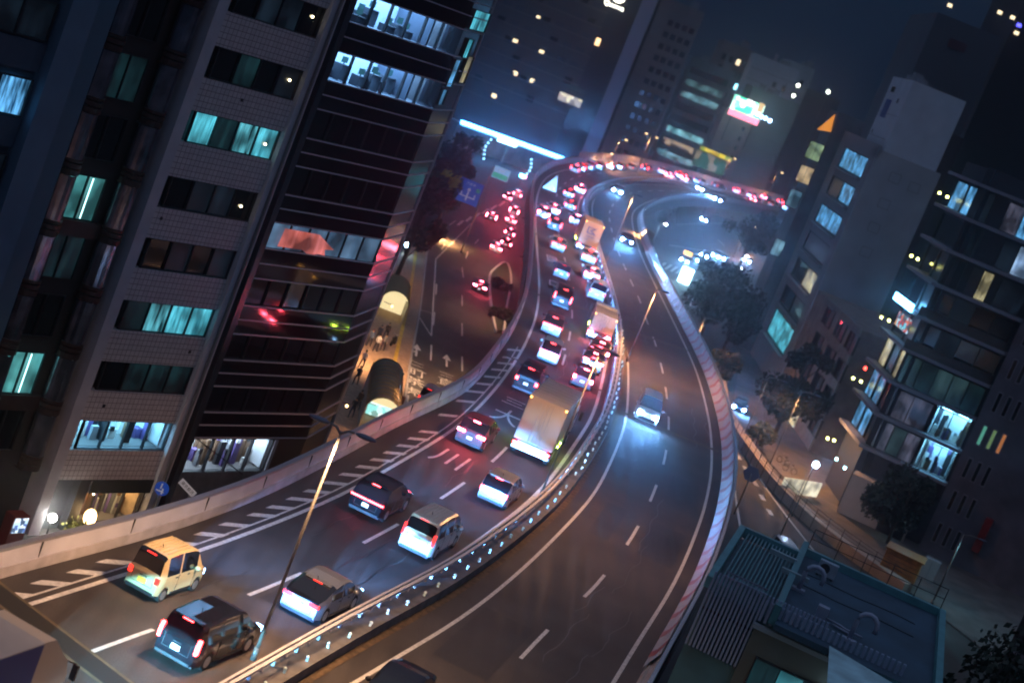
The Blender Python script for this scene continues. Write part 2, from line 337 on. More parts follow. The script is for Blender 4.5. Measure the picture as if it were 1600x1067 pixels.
# ---- left parapet
for nm, d in (('l', 0),):
    par = thing('parapet', 'long pale parapet wall along the outer left edge of the elevated expressway', 'barrier', (0, 0, 0))
    band('concrete_kerb', LB, [(-.34, -.1), (0, -.1), (-.03, .42), (-.34, .42)], mat('kerb_pale', (.48, .46, .50), .75, nscale=1.2, namt=.2), par)
    band('metal_panel', LB, [(-.40, .42), (-.10, .42), (-.16, 1.02), (-.40, 1.02)], mat('parapet_panel', (.60, .60, .70), .5, 0, nscale=.7, namt=.15), par)
    band('top_rail', offs(LB, -.27), [(-.14, 1.02), (.14, 1.02), (.12, 1.12), (-.12, 1.12)], mat('parapet_rail', (.40, .40, .45), .35, .6), par)
pLBj = Path(LB); q = pLBj.near(G(60, 890)); jm = MB().box(-.012, .012, -.02, .02, .40, 1.02).mesh('panel_joint', DARK); k = 0
while k < 98 and q < pLBj.L - 5:
    p, t = pLBj.p(q); n = Vector((t.y, -t.x, 0)); o = bpy.data.objects.new('panel_joint', MBJ if False else jm); COL.objects.link(o); o.parent = par; o.location = p - n * .115; o.rotation_euler = (0, 0, math.atan2(-t.x, t.y)); o.scale = (2.2, 1, 1); q += 6.0; k += 1
# seams, repair patches and tyre grime on the deck
rs_ = random.Random(17); sm_ = MB(); pa_ = MB()
for path_, lim in ((RD, 170), (LD, 150)):
    P_l = Path(path_)
    for k in range(16):
        q = rs_.uniform(2, lim); off = rs_.uniform(-3.2, 3.4); L_ = rs_.uniform(3, 16); pts = [P_l.p(q + j * .8) for j in range(int(L_ / .8))]
        w_ = [p + Vector((d.y, -d.x, 0)) * (off + .10 * math.sin(j * 1.1 + k) + rs_.uniform(-.05, .05)) for j, (p, d) in enumerate(pts)]
        if len(w_) > 2: line(w_, rs_.uniform(.03, .06), .0035, sm_)
    for k in range(7):
        q = rs_.uniform(6, lim); off = rs_.choice([-1.6, 1.7]); L_ = rs_.uniform(2, 9); pts = [P_l.p(q + j) for j in range(int(L_) + 1)]; w_ = [p + Vector((d.y, -d.x, 0)) * off for p, d in pts]; line(w_, rs_.uniform(1.2, 2.8), .0025, pa_)
tag(sm_.build('sealed_cracks', mat('bitumen', (.012, .011, .011), .4)), kind='structure'); tag(pa_.build('repair_patches', asphalt('asphalt_patch', (.036, .032, .032), .7)), kind='structure')
# tall pale wall round the far bend
farw = thing('noise_wall', 'tall pale noise wall round the outside of the far bend', 'barrier')
pLB = Path(LB); q0 = pLB.near(G(905, 255)); FB = sub(LB, q0, pLB.L - 1, 4)
band('wall_panel', offs(FB, -.42), [(-.12, 0), (.12, 0), (.12, 1.9), (-.12, 1.9)], mat('noise_panel', (.66, .60, .62), .55, nscale=.4, namt=.12), farw)
band('top_rail', offs(FB, -.42), [(-.16, 1.9), (.16, 1.9), (.16, 2.05), (-.16, 2.05)], STEEL, farw)
# ---- right barrier with red and white chevrons
pRB = Path(RB); RB1 = RB
rb = thing('crash_barrier', 'curved crash barrier with red and white chevron boards on the outer right edge', 'barrier')
band('concrete_kerb', RB, [(.02, -.1), (.66, -.1), (.66, .40), (.20, .40)], CONC, rb)
CHEV_W = mat('chevron_white', (.33, .33, .36), .5, nscale=1.5, namt=.15); CHEV_R = mat('chevron_red', (.26, .008, .008), .4)
band('steel_panel', RB, [(.30, .40), (.66, .40), (.66, 1.08), (.58, 1.08)], mat('barrier_panel', (.40, .39, .40), .4, .4, nscale=.8, namt=.15), rb)
band('top_rail', offs(RB, .64), [(-.08, 1.08), (.12, 1.08), (.10, 1.18), (-.08, 1.18)], mat('bright_rail', (.75, .78, .85), .25, .7), rb)
q0 = pRB.near(G(1010, 1030)); q1 = pRB.near(G(1045, 450)); q = q0; k = 0
while q < q1 and k < 100:
    p, t = pRB.p(q); n = Vector((t.y, -t.x, 0)); u = Vector((0, 0, 1)); mb = MB()
    def P_(a, h): pp, tt = pRB.p(q + a); nn = Vector((tt.y, -tt.x, 0)); return pp + nn * (-.02 + .50 * h) + u * (.16 + h * .92)
    mb.poly([P_(-1.72, 0), P_(1.72, 0), P_(1.72, 1), P_(-1.72, 1)], 0)
    o_ = (-n + u * .67).normalized() * .012
    mb.poly([P_(-.15, .0) + o_, P_(.85, 0) + o_, P_(.2, .5) + o_, P_(-.9, .5) + o_], 1); mb.poly([P_(-.9, .5) + o_, P_(.2, .5) + o_, P_(.85, 1) + o_, P_(-.15, 1) + o_], 1)
    mb.build('chevron_board', [CHEV_W, CHEV_R], rb); q += 3.45; k += 1
# ---- median: low concrete wall, two rail beams, posts, reflectors
MA = relax(offs(LR, .55), 6); pMA = Path(MA)
md = thing('median_guardrail', 'double steel guardrail on a low concrete wall dividing the two carriageways', 'barrier')
band('concrete_base', MA, [(0, 0), (.95, 0), (.95, .42), (0, .42)], CONC_D, md)
RAILM = mat('rail_paint', (.62, .60, .64), .45)
band('rail_beam', offs(MA, .10), [(-.05, .80), (.05, .80), (.05, 1.02), (-.05, 1.02)], RAILM, md)
RAILM = mat('rail_paint', (.62, .60, .64), .45)
band('rail_beam', offs(MA, .34), [(-.06, .98), (.08, .98), (.08, 1.08), (-.06, 1.08)], RAILM, md)
pm = MB().box(-.06, .06, -.05, .05, .42, 1.0).box(-.02, .36, -.05, .05, .88, .97).mesh('rail_post', STEEL)
rm = MB().box(-.05, .05, -.05, .05, .42, .52).ball((0, 0, .58), .07, 8, 6).mesh('reflector', mat('reflector_white', (.8, .95, .9), .1, emit=(.6, .95, .9), es=.05))
q = pMA.near(G(360, 1067)); k = 0
while k < 96 and q < pMA.L - 2:
    p, t = pMA.p(q); o = bpy.data.objects.new('rail_post', pm); COL.objects.link(o); o.parent = md; n = Vector((t.y, -t.x, 0)); o.location = p + n * .1; o.rotation_euler = (0, 0, math.atan2(-t.x, t.y))
    q += 2.0 if k < 60 else 4; k += 1
q = pMA.near(G(360, 1067)); k = 0
while k < 96 and q < pMA.L - 2:
    p, t = pMA.p(q); o = bpy.data.objects.new('reflector', rm); COL.objects.link(o); o.parent = md; n = Vector((t.y, -t.x, 0)); o.location = p + n * .68; o.rotation_euler = (rs_.uniform(-.15, .15), rs_.uniform(-.15, .15), 0); q += (1.95 if k < 70 else 4) + rs_.uniform(-.12, .12) + (1.95 if rs_.random() < .06 else 0); k += 1
# darker oily gutter and litter line between wall and right shoulder
gm = MB(); gq = pMA.near(G(1034, 284)); MS = sub(MA, 0, gq, 2)
gm.ribbon(zed(offs(MS, .96), .012), zed(offs(MS, 1.3), .012)); tag(gm.build('gutter_litter', mat('gutter_dirt', (.10, .065, .035), .9, nscale=3, namt=.6, bump=.4)), kind='structure')
# piers under the deck
for k, q in enumerate(range(10, int(pRB.L), 38)):
    a = pRB.p(q)[0]; mp_ = pMA.p(min(pMA.L - 1, q))[0]
    t = thing('pier', ORD[k] + ' concrete pier under the expressway deck, counted from the near end', 'pier', (mp_.x, mp_.y, SZ), 0, 'piers under the expressway')
    MB().tube([(0, 0, 0), (0, 0, 6.4)], 1.1, 12).build('column', CONC, t); MB().box(-4.2, 4.2, -1.0, 1.0, 6.4, 7.38).build('crosshead', CONC, t)
#PART3
# ================================================================== vehicles
def paint(name, c, rough=.3, metal=0.): return mat('paint_' + name, c, rough, metal, coat=.25, nscale=0)
PAINTS = dict(cream=paint('cream', (.62, .50, .29)), black=paint('black', (.006, .006, .009), .14), silver=paint('silver', (.34, .35, .37), .32, .6),
              pearl=paint('pearl', (.62, .60, .56)), white=paint('white', (.75, .75, .75)), grey=paint('grey', (.10, .10, .11), .3, .5), red=paint('red', (.35, .015, .015)),
              navy=paint('navy', (.015, .02, .06)), beige=paint('beige', (.50, .40, .28)), wine=paint('wine', (.12, .008, .012)))
TAIL = emi('tail_lamp_lit', (1, .035, .04), 28); TAILH = emi('tail_lamp_braking', (1, .06, .10), 200); TAILD = mat('tail_lamp_dim', (.4, .01, .01), .2, emit=(1, .03, .02), es=3)
HEAD = emi('head_lamp_lit', (.20, .50, 1), 1000); HEADF = emi('head_lamp_far', (.3, .6, 1), 22); PLATE = mat('plate_lit', (.8, .8, .8), .4, emit=(.75, .88, 1), es=.9); PLATEY = mat('plate_yellow', (.8, .7, .05), .4, emit=(.9, .8, .1), es=.5)
ORANGE = emi('orange_marker', (1, .45, .08), 14); RIM = mat('alloy_rim', (.5, .5, .52), .3, .8); CHROME = mat('chrome', (.6, .6, .62), .12, 1.)
KIND = {
 # L, W, belt, floor, profile(y, z) rear->front, side glass y-range, pillars, rear glass z min, wheel r, wheel y rear/front
 'kei_van': dict(L=3.4, W=1.48, belt=1.05, fl=.22, prof=[(-1.70, .95), (-1.66, 1.12), (-1.58, 1.66), (-1.46, 1.80), (-.6, 1.86), (.45, 1.82), (.75, 1.74), (1.22, 1.12), (1.52, .98), (1.68, .78), (1.70, .6)], sg=(-1.30, .80), pil=[(-.42, -.32)], wy=(-1.12, 1.18), wr=.28),
 'minivan': dict(L=4.75, W=1.76, belt=1.06, fl=.2, prof=[(-2.36, .98), (-2.32, 1.15), (-2.14, 1.62), (-1.98, 1.73), (-.6, 1.82), (.3, 1.79), (.75, 1.68), (1.45, 1.16), (1.9, 1.02), (2.25, .85), (2.37, .6)], sg=(-1.95, 1.0), pil=[(-.95, -.85), (.12, .22)], wy=(-1.45, 1.45), wr=.33),
 'box_minivan': dict(L=4.7, W=1.74, belt=1.12, fl=.2, prof=[(-2.35, 1.0), (-2.32, 1.2), (-2.22, 1.72), (-2.08, 1.84), (-.6, 1.88), (.7, 1.84), (1.0, 1.74), (1.6, 1.2), (2.0, 1.06), (2.28, .9), (2.35, .6)], sg=(-2.0, 1.2), pil=[(-1.0, -.9), (.2, .3)], wy=(-1.4, 1.45), wr=.33),
 'big_van': dict(L=4.9, W=1.84, belt=1.12, fl=.2, prof=[(-2.45, 1.0), (-2.42, 1.2), (-2.30, 1.78), (-2.15, 1.90), (-.6, 1.95), (.7, 1.9), (1.05, 1.78), (1.7, 1.22), (2.1, 1.1), (2.38, .95), (2.45, .6)], sg=(-2.1, 1.25), pil=[(-1.05, -.95), (.2, .3)], wy=(-1.5, 1.5), wr=.34),
 'hatchback': dict(L=4.45, W=1.75, belt=.90, fl=.18, prof=[(-2.22, .88), (-2.16, 1.02), (-1.75, 1.14), (-.95, 1.40), (-.3, 1.49), (.25, 1.47), (.65, 1.36), (1.25, 1.02), (1.75, .88), (2.1, .72), (2.22, .52)], sg=(-1.25, .95), pil=[(-.25, -.17)], wy=(-1.35, 1.35), wr=.32),
 'compact': dict(L=3.95, W=1.7, belt=.95, fl=.18, prof=[(-1.97, .92), (-1.93, 1.05), (-1.70, 1.42), (-1.50, 1.52), (-.5, 1.56), (.2, 1.54), (.6, 1.43), (1.1, 1.06), (1.5, .93), (1.85, .76), (1.97, .55)], sg=(-1.4, .85), pil=[(-.35, -.27)], wy=(-1.2, 1.25), wr=.31),
 'suv': dict(L=4.6, W=1.84, belt=1.02, fl=.24, prof=[(-2.30, .98), (-2.26, 1.12), (-1.95, 1.40), (-1.45, 1.60), (-.5, 1.68), (.2, 1.66), (.55, 1.55), (1.15, 1.14), (1.7, 1.03), (2.15, .86), (2.30, .6)], sg=(-1.55, .9), pil=[(-.75, -.67), (.12, .2)], wy=(-1.4, 1.4), wr=.36),
 'sedan': dict(L=4.7, W=1.78, belt=.92, fl=.18, prof=[(-2.35, .90), (-2.28, 1.02), (-1.65, 1.06), (-1.0, 1.38), (-.5, 1.46), (.2, 1.45), (.6, 1.34), (1.2, 1.0), (1.75, .9), (2.2, .74), (2.35, .55)], sg=(-1.25, .9), pil=[(-.2, -.12)], wy=(-1.4, 1.4), wr=.32),
 'taxi': dict(L=4.4, W=1.7, belt=1.0, fl=.2, prof=[(-2.2, .98), (-2.16, 1.12), (-1.95, 1.55), (-1.75, 1.68), (-.5, 1.75), (.3, 1.72), (.65, 1.6), (1.2, 1.12), (1.7, .98), (2.1, .82), (2.2, .58)], sg=(-1.6, .95), pil=[(-.6, -.5), (.15, .25)], wy=(-1.35, 1.4), wr=.32)}
def interp(P, y):
    if y <= P[0][0]: return P[0][1]
    for a, b in zip(P, P[1:]):
        if y <= b[0]: return a[1] + (b[1] - a[1]) * (y - a[0]) / (b[0] - a[0])
    return P[-1][1]
_pm = {}
def car_meshes(kind, col):
    if (kind, col) in _pm: return _pm[(kind, col)]
    K = KIND[kind]; L, Wd, belt, fl, P = K['L'], K['W'], K['belt'], K['fl'], K['prof']; w = Wd / 2; r = K['wr']
    ys = set(p[0] for p in P) | {-L / 2, L / 2, K['sg'][0], K['sg'][1]}
    for a, b in K['pil']: ys |= {a, b}
    for wy in K['wy']:
        for t in (-1.12, -1.0, -.72, -.35, 0, .35, .72, 1.0, 1.12): ys.add(round(wy + t * (r + .05), 3))
    ys = sorted(ys); yy = [ys[0]]
    for y in ys[1:]:
        if y - yy[-1] > .02: yy.append(y)
    ys = yy; roofz = max(p[1] for p in P); rings = []
    for y in ys:
        zt = interp(P, y); zb = min(belt, zt - .05)
        e = max(0, (abs(y) - (L / 2 - .45)) / .45); f = 1 - .13 * e * e
        zf = fl
        for wy in K['wy']:
            d = abs(y - wy) / (r + .05)
            if d < 1: zf = max(zf, fl + (r * 2 + .06 - fl) * math.sqrt(1 - d * d) * .95 + .0)
        if e > 0: zf = max(zf, fl + .08 * e)
        ww = w * f; wt = ww * (.975 - .17 * max(0, zt - zb) / .8)
        zm = max(zf + .05, (zf * .4 + zb * .6))
        rings.append([(0, y, zf), (ww * .86, y, zf), (ww * .985, y, zf + .03), (ww, y, max(zf + .06, zm)), (ww * .985, y, max(zb, zf + .12)), (wt, y, max(zt - .05, zf + .16)), (wt * .84, y, max(zt, zf + .18)), (0, y, max(zt + .02, zf + .19))])
    parts = {k: MB() for k in ('body', 'windscreen', 'rear_window', 'side_window_l', 'side_window_r', 'trim')}
    sgy = K['sg']; apex = max(P, key=lambda p: p[1])[0]
    def addf(nm, q, sm=True): parts[nm].poly(q, 0, sm)
    for i in range(len(ys) - 1):
        ym = (ys[i] + ys[i + 1]) / 2; zt = (rings[i][7][2] + rings[i + 1][7][2]) / 2; zl, zh = sorted((rings[i][7][2], rings[i + 1][7][2])); slope = (zh - zl) / (ys[i + 1] - ys[i])
        pill = any(a <= ym <= b for a, b in K['pil'])
        for sgn in (1, -1):
            A = [(x * sgn, y, z) for x, y, z in rings[i]]; B = [(x * sgn, y, z) for x, y, z in rings[i + 1]]
            for j in range(7):
                q = [A[j], B[j], B[j + 1], A[j + 1]]
                if sgn < 0: q = q[::-1]
                nm = 'body'
                if j == 4 and sgy[0] <= ym <= sgy[1] and not pill and zt > belt + .22: nm = 'side_window_l' if sgn < 0 else 'side_window_r'
                if j in (5, 6) and slope > .22 and zl > belt - .02 and roofz - zl > .04 * 1:
                    if ym < apex and ((zh < roofz - .03)): nm = 'rear_window'
                    elif ym > apex and zl > belt + .02 and slope > .30: nm = 'windscreen'
                addf(nm, q)
    for ring, rev in ((rings[0], False), (rings[-1], True)):
        pts = [(x, y, z) for x, y, z in ring] + [(-x, y, z) for x, y, z in ring[1:-1][::-1]]
        parts['body'].poly(pts if rev is False else pts[::-1])
    res = []
    pc = PAINTS[col]
    res.append(('body', parts['body'].mesh('body', pc), []))
    for nm, out in (('windscreen', 'windscreen'), ('rear_window', 'rear_window'), ('side_window_l', 'side_window'), ('side_window_r', 'side_window')):
        if parts[nm].f: res.append((out, parts[nm].mesh(out, GLASS), []))
    # wheels
    for wy in K['wy']:
        for s in (-1, 1):
            t = MB().tube([(s * (w - .20), wy, r), (s * (w - .015), wy, r)], r, 16); rm_ = MB().tube([(s * (w - .05), wy, r), (s * (w - .005), wy, r)], r * .66, 10)
            res.append(('wheel', t.mesh('wheel', BLACK), [('rim', rm_.mesh('rim', RIM), [])]))
    u = MB().box(-w * .84, w * .84, -L / 2 + .15, L / 2 - .15, fl - .04, fl + .12); u.box(-w * .80, w * .80, K['wy'][0] - r, K['wy'][0] + r, fl, r * 2 + .05); u.box(-w * .80, w * .80, K['wy'][1] - r, K['wy'][1] + r, fl, r * 2 + .05)
    res.append(('underbody', u.mesh('underbody', DARK), []))
    # lower bumper, plate, door lines, handles, mirrors, wipers
    yr = -L / 2; b = MB().box(-w * .80, w * .80, yr - .05, yr + .10, fl + .05, fl + .16); res.append(('rear_bumper', b.mesh('rear_bumper', DARK), []))
    zb2 = belt - .30; b = MB().box(-w * .62, w * .62, yr - .006, yr + .02, zb2 - .22, zb2 - .205).box(-w * .62, -w * .605, yr - .006, yr + .02, zb2 - .22, belt - .06).box(w * .605, w * .62, yr - .006, yr + .02, zb2 - .22, belt - .06).box(-.16, .16, yr - .03, yr + .01, belt - .21, belt - .18); res.append(('tailgate_trim', b.mesh('tailgate_trim', DARK), []))
    b = MB().box(-w * .7, w * .7, L / 2 - .08, L / 2 + .03, fl + .12, fl + .38); res.append(('grille', b.mesh('grille', DARK), []))
    for s in (-1, 1):
        b = MB().ball((s * (w + .10), sgy[1] - .12, belt + .06), .12, 8, 6, sc=(1, .7, .8)).box(s * (w - .04), s * (w + .08), sgy[1] - .14, sgy[1] - .08, belt, belt + .05); res.append(('mirror', b.mesh('mirror', pc if col != 'black' else DARK), []))
    b = MB()
    for s in (-1, 1):
        for y in [K['pil'][0][0] + .02] + ([K['pil'][1][0] + .02] if len(K['pil']) > 1 else []) + [sgy[1] - .05]:
            b.box(s * (w - .02), s * (w + .003), y - .008, y + .008, fl + .12, belt - .02)
        b.box(s * (w - .02), s * (w + .018), K['pil'][-1][0] - .22, K['pil'][-1][0] - .06, belt - .14, belt - .11)
        b.box(s * (w - .02), s * (w + .018), K['pil'][-1][0] + .62, K['pil'][-1][0] + .78, belt - .14, belt - .11)
    res.append(('door_trim', b.mesh('door_trim', DARK), []))
    b = MB().box(-.02, .34, yr - .03 + (.10 if kind != 'hatchback' else .2), yr + .12, belt + .12, belt + .14); res.append(('wiper', b.mesh('wiper', BLACK), []))
    if kind in ('kei_van', 'box_minivan', 'big_van'):
        b = MB()
        for xx in (-.45, -.27, -.09, .09, .27, .45): b.box(xx - .012, xx + .012, -L / 2 + .35, .35, roofz - .01, roofz + .03)
        res.append(('roof_rib', b.mesh('roof_rib', pc), []))
    if kind in ('minivan', 'suv', 'box_minivan', 'big_van', 'compact', 'hatchback'):
        z = interp(P, P[3][0]) - .01; b = MB().box(-w * .66, w * .66, P[3][0] - .20, P[3][0] + .05, z - .02, z + .035); res.append(('spoiler', b.mesh('spoiler', pc), []))
    _pm[(kind, col)] = res; return res
def add_part(nm, me, par, kids=()):
    o = bpy.data.objects.new(nm, me); COL.objects.link(o); o.parent = par
    for k in kids: add_part(k[0], k[1], o, k[2])
    return o
_lm = {}
def lamp_mesh(kind, what, m, style):
    key = (kind, what, m.name, style)
    if key in _lm: return _lm[key]
    K = KIND[kind]; w = K['W'] / 2; yr = -K['L'] / 2; yf = K['L'] / 2; out = []
    if what == 'tail':
        for s in (-1, 1):
            if style == 'tall': mb = MB().box(s * (w * .80), s * (w * .93), yr - .02, yr + .14, K['belt'] - .32, K['belt'] + .22)
            elif style == 'bar': mb = MB().box(s * .02, s * (w * .92), yr - .03, yr + .06, K['belt'] - .14, K['belt'] - .06)
            elif style == 'wide': mb = MB().box(s * w * .42, s * (w * .92), yr - .03, yr + .08, K['belt'] - .16, K['belt'] - .03)
            else: mb = MB().box(s * (w * .68), s * (w * .90), yr - .03, yr + .10, K['belt'] - .30, K['belt'] - .06)
            out.append(('tail_light', mb.mesh('tail_light', m)))
        z = interp(K['prof'], K['prof'][3][0]); y = K['prof'][3][0] - .22
        out.append(('brake_light', MB().box(-.2, .2, y - .01, y + .04, z - .06, z - .03).mesh('brake_light', m)))
    else:
        z = K['belt'] - .34
        for s in (-1, 1): out.append(('headlight', MB().box(s * (w * .56), s * (w * .86), yf - .16, yf + .04, z - .11, z + .11).mesh('headlight', m)))
    _lm[key] = out; return out
def beam_data(power, name='headlight_beam', col=(.12, .40, 1)):
    """low beam: strongest just under a level cut-off, fading towards the road in front"""
    k = 'beam%d%s' % (power, col)
    if k in _M: return _M[k]
    l = bpy.data.lights.new(name, 'SPOT'); l.energy = power; l.color = col; l.spot_size = R(48); l.spot_blend = .12; l.shadow_soft_size = .07
    l.use_nodes = True; n = l.node_tree; em = n.nodes.get('Emission') or n.nodes.new('ShaderNodeEmission')
    t = n.nodes.new('ShaderNodeTexCoord'); s = n.nodes.new('ShaderNodeSeparateXYZ'); r = n.nodes.new('ShaderNodeMapRange'); p = n.nodes.new('ShaderNodeMath'); p.operation = 'POWER'; p.inputs[1].default_value = 7
    r.inputs[1].default_value = -.40; r.inputs[2].default_value = .34; r.inputs[3].default_value = .0; r.inputs[4].default_value = 1
    n.links.new(t.outputs['Normal'], s.inputs[0]); n.links.new(s.outputs['Y'], r.inputs[0]); n.links.new(r.outputs[0], p.inputs[0]); n.links.new(p.outputs[0], em.inputs['Strength']); _M[k] = l; return l
def low_beam(x, y, z, power, parent, col=(.12, .40, 1)):
    o = bpy.data.objects.new('headlight_beam', beam_data(power, col=col)); COL.objects.link(o); o.parent = parent; o.location = (x, y, z)
    o.rotation_euler = Vector((0, math.cos(R(20.5)), -math.sin(R(20.5)))).to_track_quat('-Z', 'Y').to_euler(); return o

def spot(loc, aim, power, col, size, blend, parent=None, rad=.1, name='headlight_beam'):
    l = bpy.data.lights.new(name, 'SPOT'); l.energy = power; l.color = col; l.spot_size = R(size); l.spot_blend = blend; l.shadow_soft_size = rad
    o = bpy.data.objects.new(name, l); COL.objects.link(o); o.location = loc
    d = (Vector(aim) - Vector(loc)).normalized(); o.rotation_euler = d.to_track_quat('-Z', 'Y').to_euler()
    if parent: o.parent = parent
    return o
def car(kind, col, pos, hd, label, group=None, tail=TAIL, style='block', head=None, plate=PLATE, name=None, cat='car', beam=0, lod=0, ground=0.0):
    """pos: middle of the rear bumper on the road, hd: direction of travel (unit vector)"""
    K = KIND[kind]; c = Vector((pos[0], pos[1], ground)) + Vector((hd[0], hd[1], 0)) * (K['L'] / 2)
    rz = math.atan2(-hd[0], hd[1]); t = thing(name or kind, label, cat, (c.x, c.y, ground), rz, group)
    for nm, me, kids in car_meshes(kind, col):
        if lod and nm in ('tailgate_trim', 'wiper', 'door_trim', 'underbody', 'grille', 'rear_bumper', 'roof_rib', 'mirror'): continue
        add_part(nm, me, t, () if lod else kids)
    if tail:
        for nm, me in lamp_mesh(kind, 'tail', tail, style): add_part(nm, me, t)
        w = .17; add_part('number_plate', MB().box(-w, w, -K['L'] / 2 - .055, -K['L'] / 2 - .02, K['belt'] - .46, K['belt'] - .28).mesh('number_plate', plate), t)
    if head:
        for nm, me in lamp_mesh(kind, 'head', head, ''): add_part(nm, me, t)
    if beam:
        y = K['L'] / 2 + .06; z = K['belt'] - .34
        for s in (-1, 1): low_beam(s * K['W'] * .36, y, z, beam, t)
    if not lod and head is not None and tail is not None:
        rr = random.Random(int(abs(pos[0] * 97 + pos[1] * 31))); w = K['W'] / 2; z = max(p_[1] for p_ in K['prof'])
        MB().tube([(0, -K['L'] * .28, z - .02), (0, -K['L'] * .28 - .12, z + .16)], .014, 5).build('aerial', BLACK, t)
        s_ = MB()
        for s in (-1, 1): s_.box(s * (w * .985 - .01), s * (w + .012), K['wy'][0] + .42, K['wy'][1] - .42, K['fl'] + .04, K['fl'] + .13)
        s_.build('side_sill', DARK, t)
    return t
def lane_dir(path, p): pa = path; return pa.p(pa.near(Vector((p.x, p.y, 0))))[1]
LDS = Path(relax(LD, 8)); RDS = Path(relax(RD, 8))
def on(px, py, path=LDS, sgn=1, z=0):
    p = G(px, py, z); d = lane_dir(path, p) * sgn; return (p.x, p.y), (d.x, d.y)
def lcar(kind, col, px, py, label, **k): p, d = on(px, py); return car(kind, col, p, d, label, **k)
# --- near traffic going away
B1 = 20000
lcar('kei_van', 'cream', 212, 931, 'boxy cream-yellow van with a lit pale green tailgate in the near left lane', plate=PLATEY, head=HEADF, beam=B1, tail=TAILD, cat='van')
lcar('minivan', 'black', 264, 1038, 'glossy black people carrier with tall red tail lights, lowest car in the picture', tail=TAIL, style='tall', head=HEADF, beam=B1, cat='van')
lcar('hatchback', 'silver', 459, 965, 'silver hatchback with its rear bumper flooded by headlights, beside the median rail', tail=TAILD, head=HEADF, beam=B1, style='wide')
lcar('suv', 'black', 563, 808, 'low black crossover with a thin red light bar, right beside the striped shoulder', style='bar', head=HEADF, beam=B1)
lcar('box_minivan', 'pearl', 641, 868, 'boxy pearl van with a ribbed beige roof and white-lit tailgate, behind the small silver one', tail=TAILD, style='tall', head=HEADF, beam=B1, cat='van')
lcar('compact', 'silver', 763, 789, 'small silver hatchback with glowing rear bumper just behind the box truck', tail=TAIL, style='block', head=HEADF, beam=B1)
lcar('suv', 'wine', 727, 700, 'dark wine coloured car with green reflections on its side, left of the box truck', tail=TAILH, style='wide', head=HEADF, beam=B1)
lcar('big_van', 'black', 815, 615, 'black van with amber roof glints, just ahead of the wine car in the left lane', tail=TAIL, head=HEADF, beam=B1, style='block', cat='van')
lcar('taxi', 'white', 852, 568, 'white estate car with a wide red light band, behind the dark red one', tail=TAIL, style='bar', head=HEADF, beam=B1)
lcar('suv', 'wine', 857, 525, 'dark red car with a full width light bar, two cars ahead of the black van', tail=TAIL, style='bar', head=HEADF, beam=B1)
lcar('big_van', 'black', 873, 482, 'black van with upright amber-red tail lights and bright chrome, mid left lane', tail=TAIL, style='tall', head=HEADF, beam=B1, cat='van')
lcar('compact', 'navy', 874, 436, 'dark car whose boot is lit bright blue, between two lane letterings', tail=TAILD, head=HEADF, beam=B1)
lcar('sedan', 'beige', 869, 393, 'pinkish beige saloon with broad red lamps, left lane near the green round sign', tail=TAIL, style='wide', head=HEADF, beam=B1)
lcar('suv', 'black', 863, 361, 'dark car with two upright red lamps on the left lane below the bend', tail=TAIL, style='tall', head=HEADF, beam=B1)
lcar('suv', 'white', 846, 343, 'white car flooded with light at the outer edge of the bend entry', tail=TAILH, head=HEADF, beam=B1)
lcar('sedan', 'white', 862, 336, 'overexposed white saloon with pink halo at the bend entry', tail=TAILH, head=HEADF, beam=B1)
# right lane
lcar('sedan', 'wine', 932, 562, 'dark saloon nose to tail with the small grey work truck, brake lights ablaze', tail=TAILH, style='block', head=HEADF, beam=B1)
lcar('compact', 'red', 905, 607, 'bright red hatchback directly ahead of the box truck with blue-white bumper', tail=TAILH, head=HEADF, beam=B1)
lcar('sedan', 'wine', 921, 580, 'dark red saloon with burning brake lights, second ahead of the box truck', tail=TAILH, style='wide', head=HEADF, beam=B1)
lcar('sedan', 'beige', 917, 412, 'beige saloon seen between the K lettered truck and the second tan car', tail=TAIL, head=HEADF, beam=B1)
lcar('sedan', 'pearl', 921, 440, 'tan saloon with a black rear window just ahead of the square white van', tail=TAILH, head=HEADF, beam=B1)
lcar('big_van', 'white', 928, 471, 'square white van with a tan roof hatch in the right lane, behind the tan saloon', tail=TAILD, head=HEADF, beam=B1, cat='van')
lcar('compact', 'white', 897, 353, 'white car with pink glare just beyond the K lettered truck', tail=TAILH, head=HEADF, beam=B1)
lcar('sedan', 'black', 888, 329, 'dark saloon at the inner edge of the bend entry', tail=TAIL, head=HEADF, beam=B1)
lcar('sedan', 'black', 886, 310, 'dark saloon with small red and amber lamps on the inner bend', tail=TAIL, head=HEADF, beam=B1)
lcar('compact', 'white', 903, 303, 'white hatchback with pink lamps on the inner bend', tail=TAILH, head=HEADF, beam=B1)
# followers whose headlamps light the nearest tailgates
p, d = on(264, 1038); car('compact', 'white', (p[0] - d[0] * 11.5, p[1] - d[1] * 11.5), d, 'white car following the black people carrier, below the picture', head=HEADF, beam=6000)
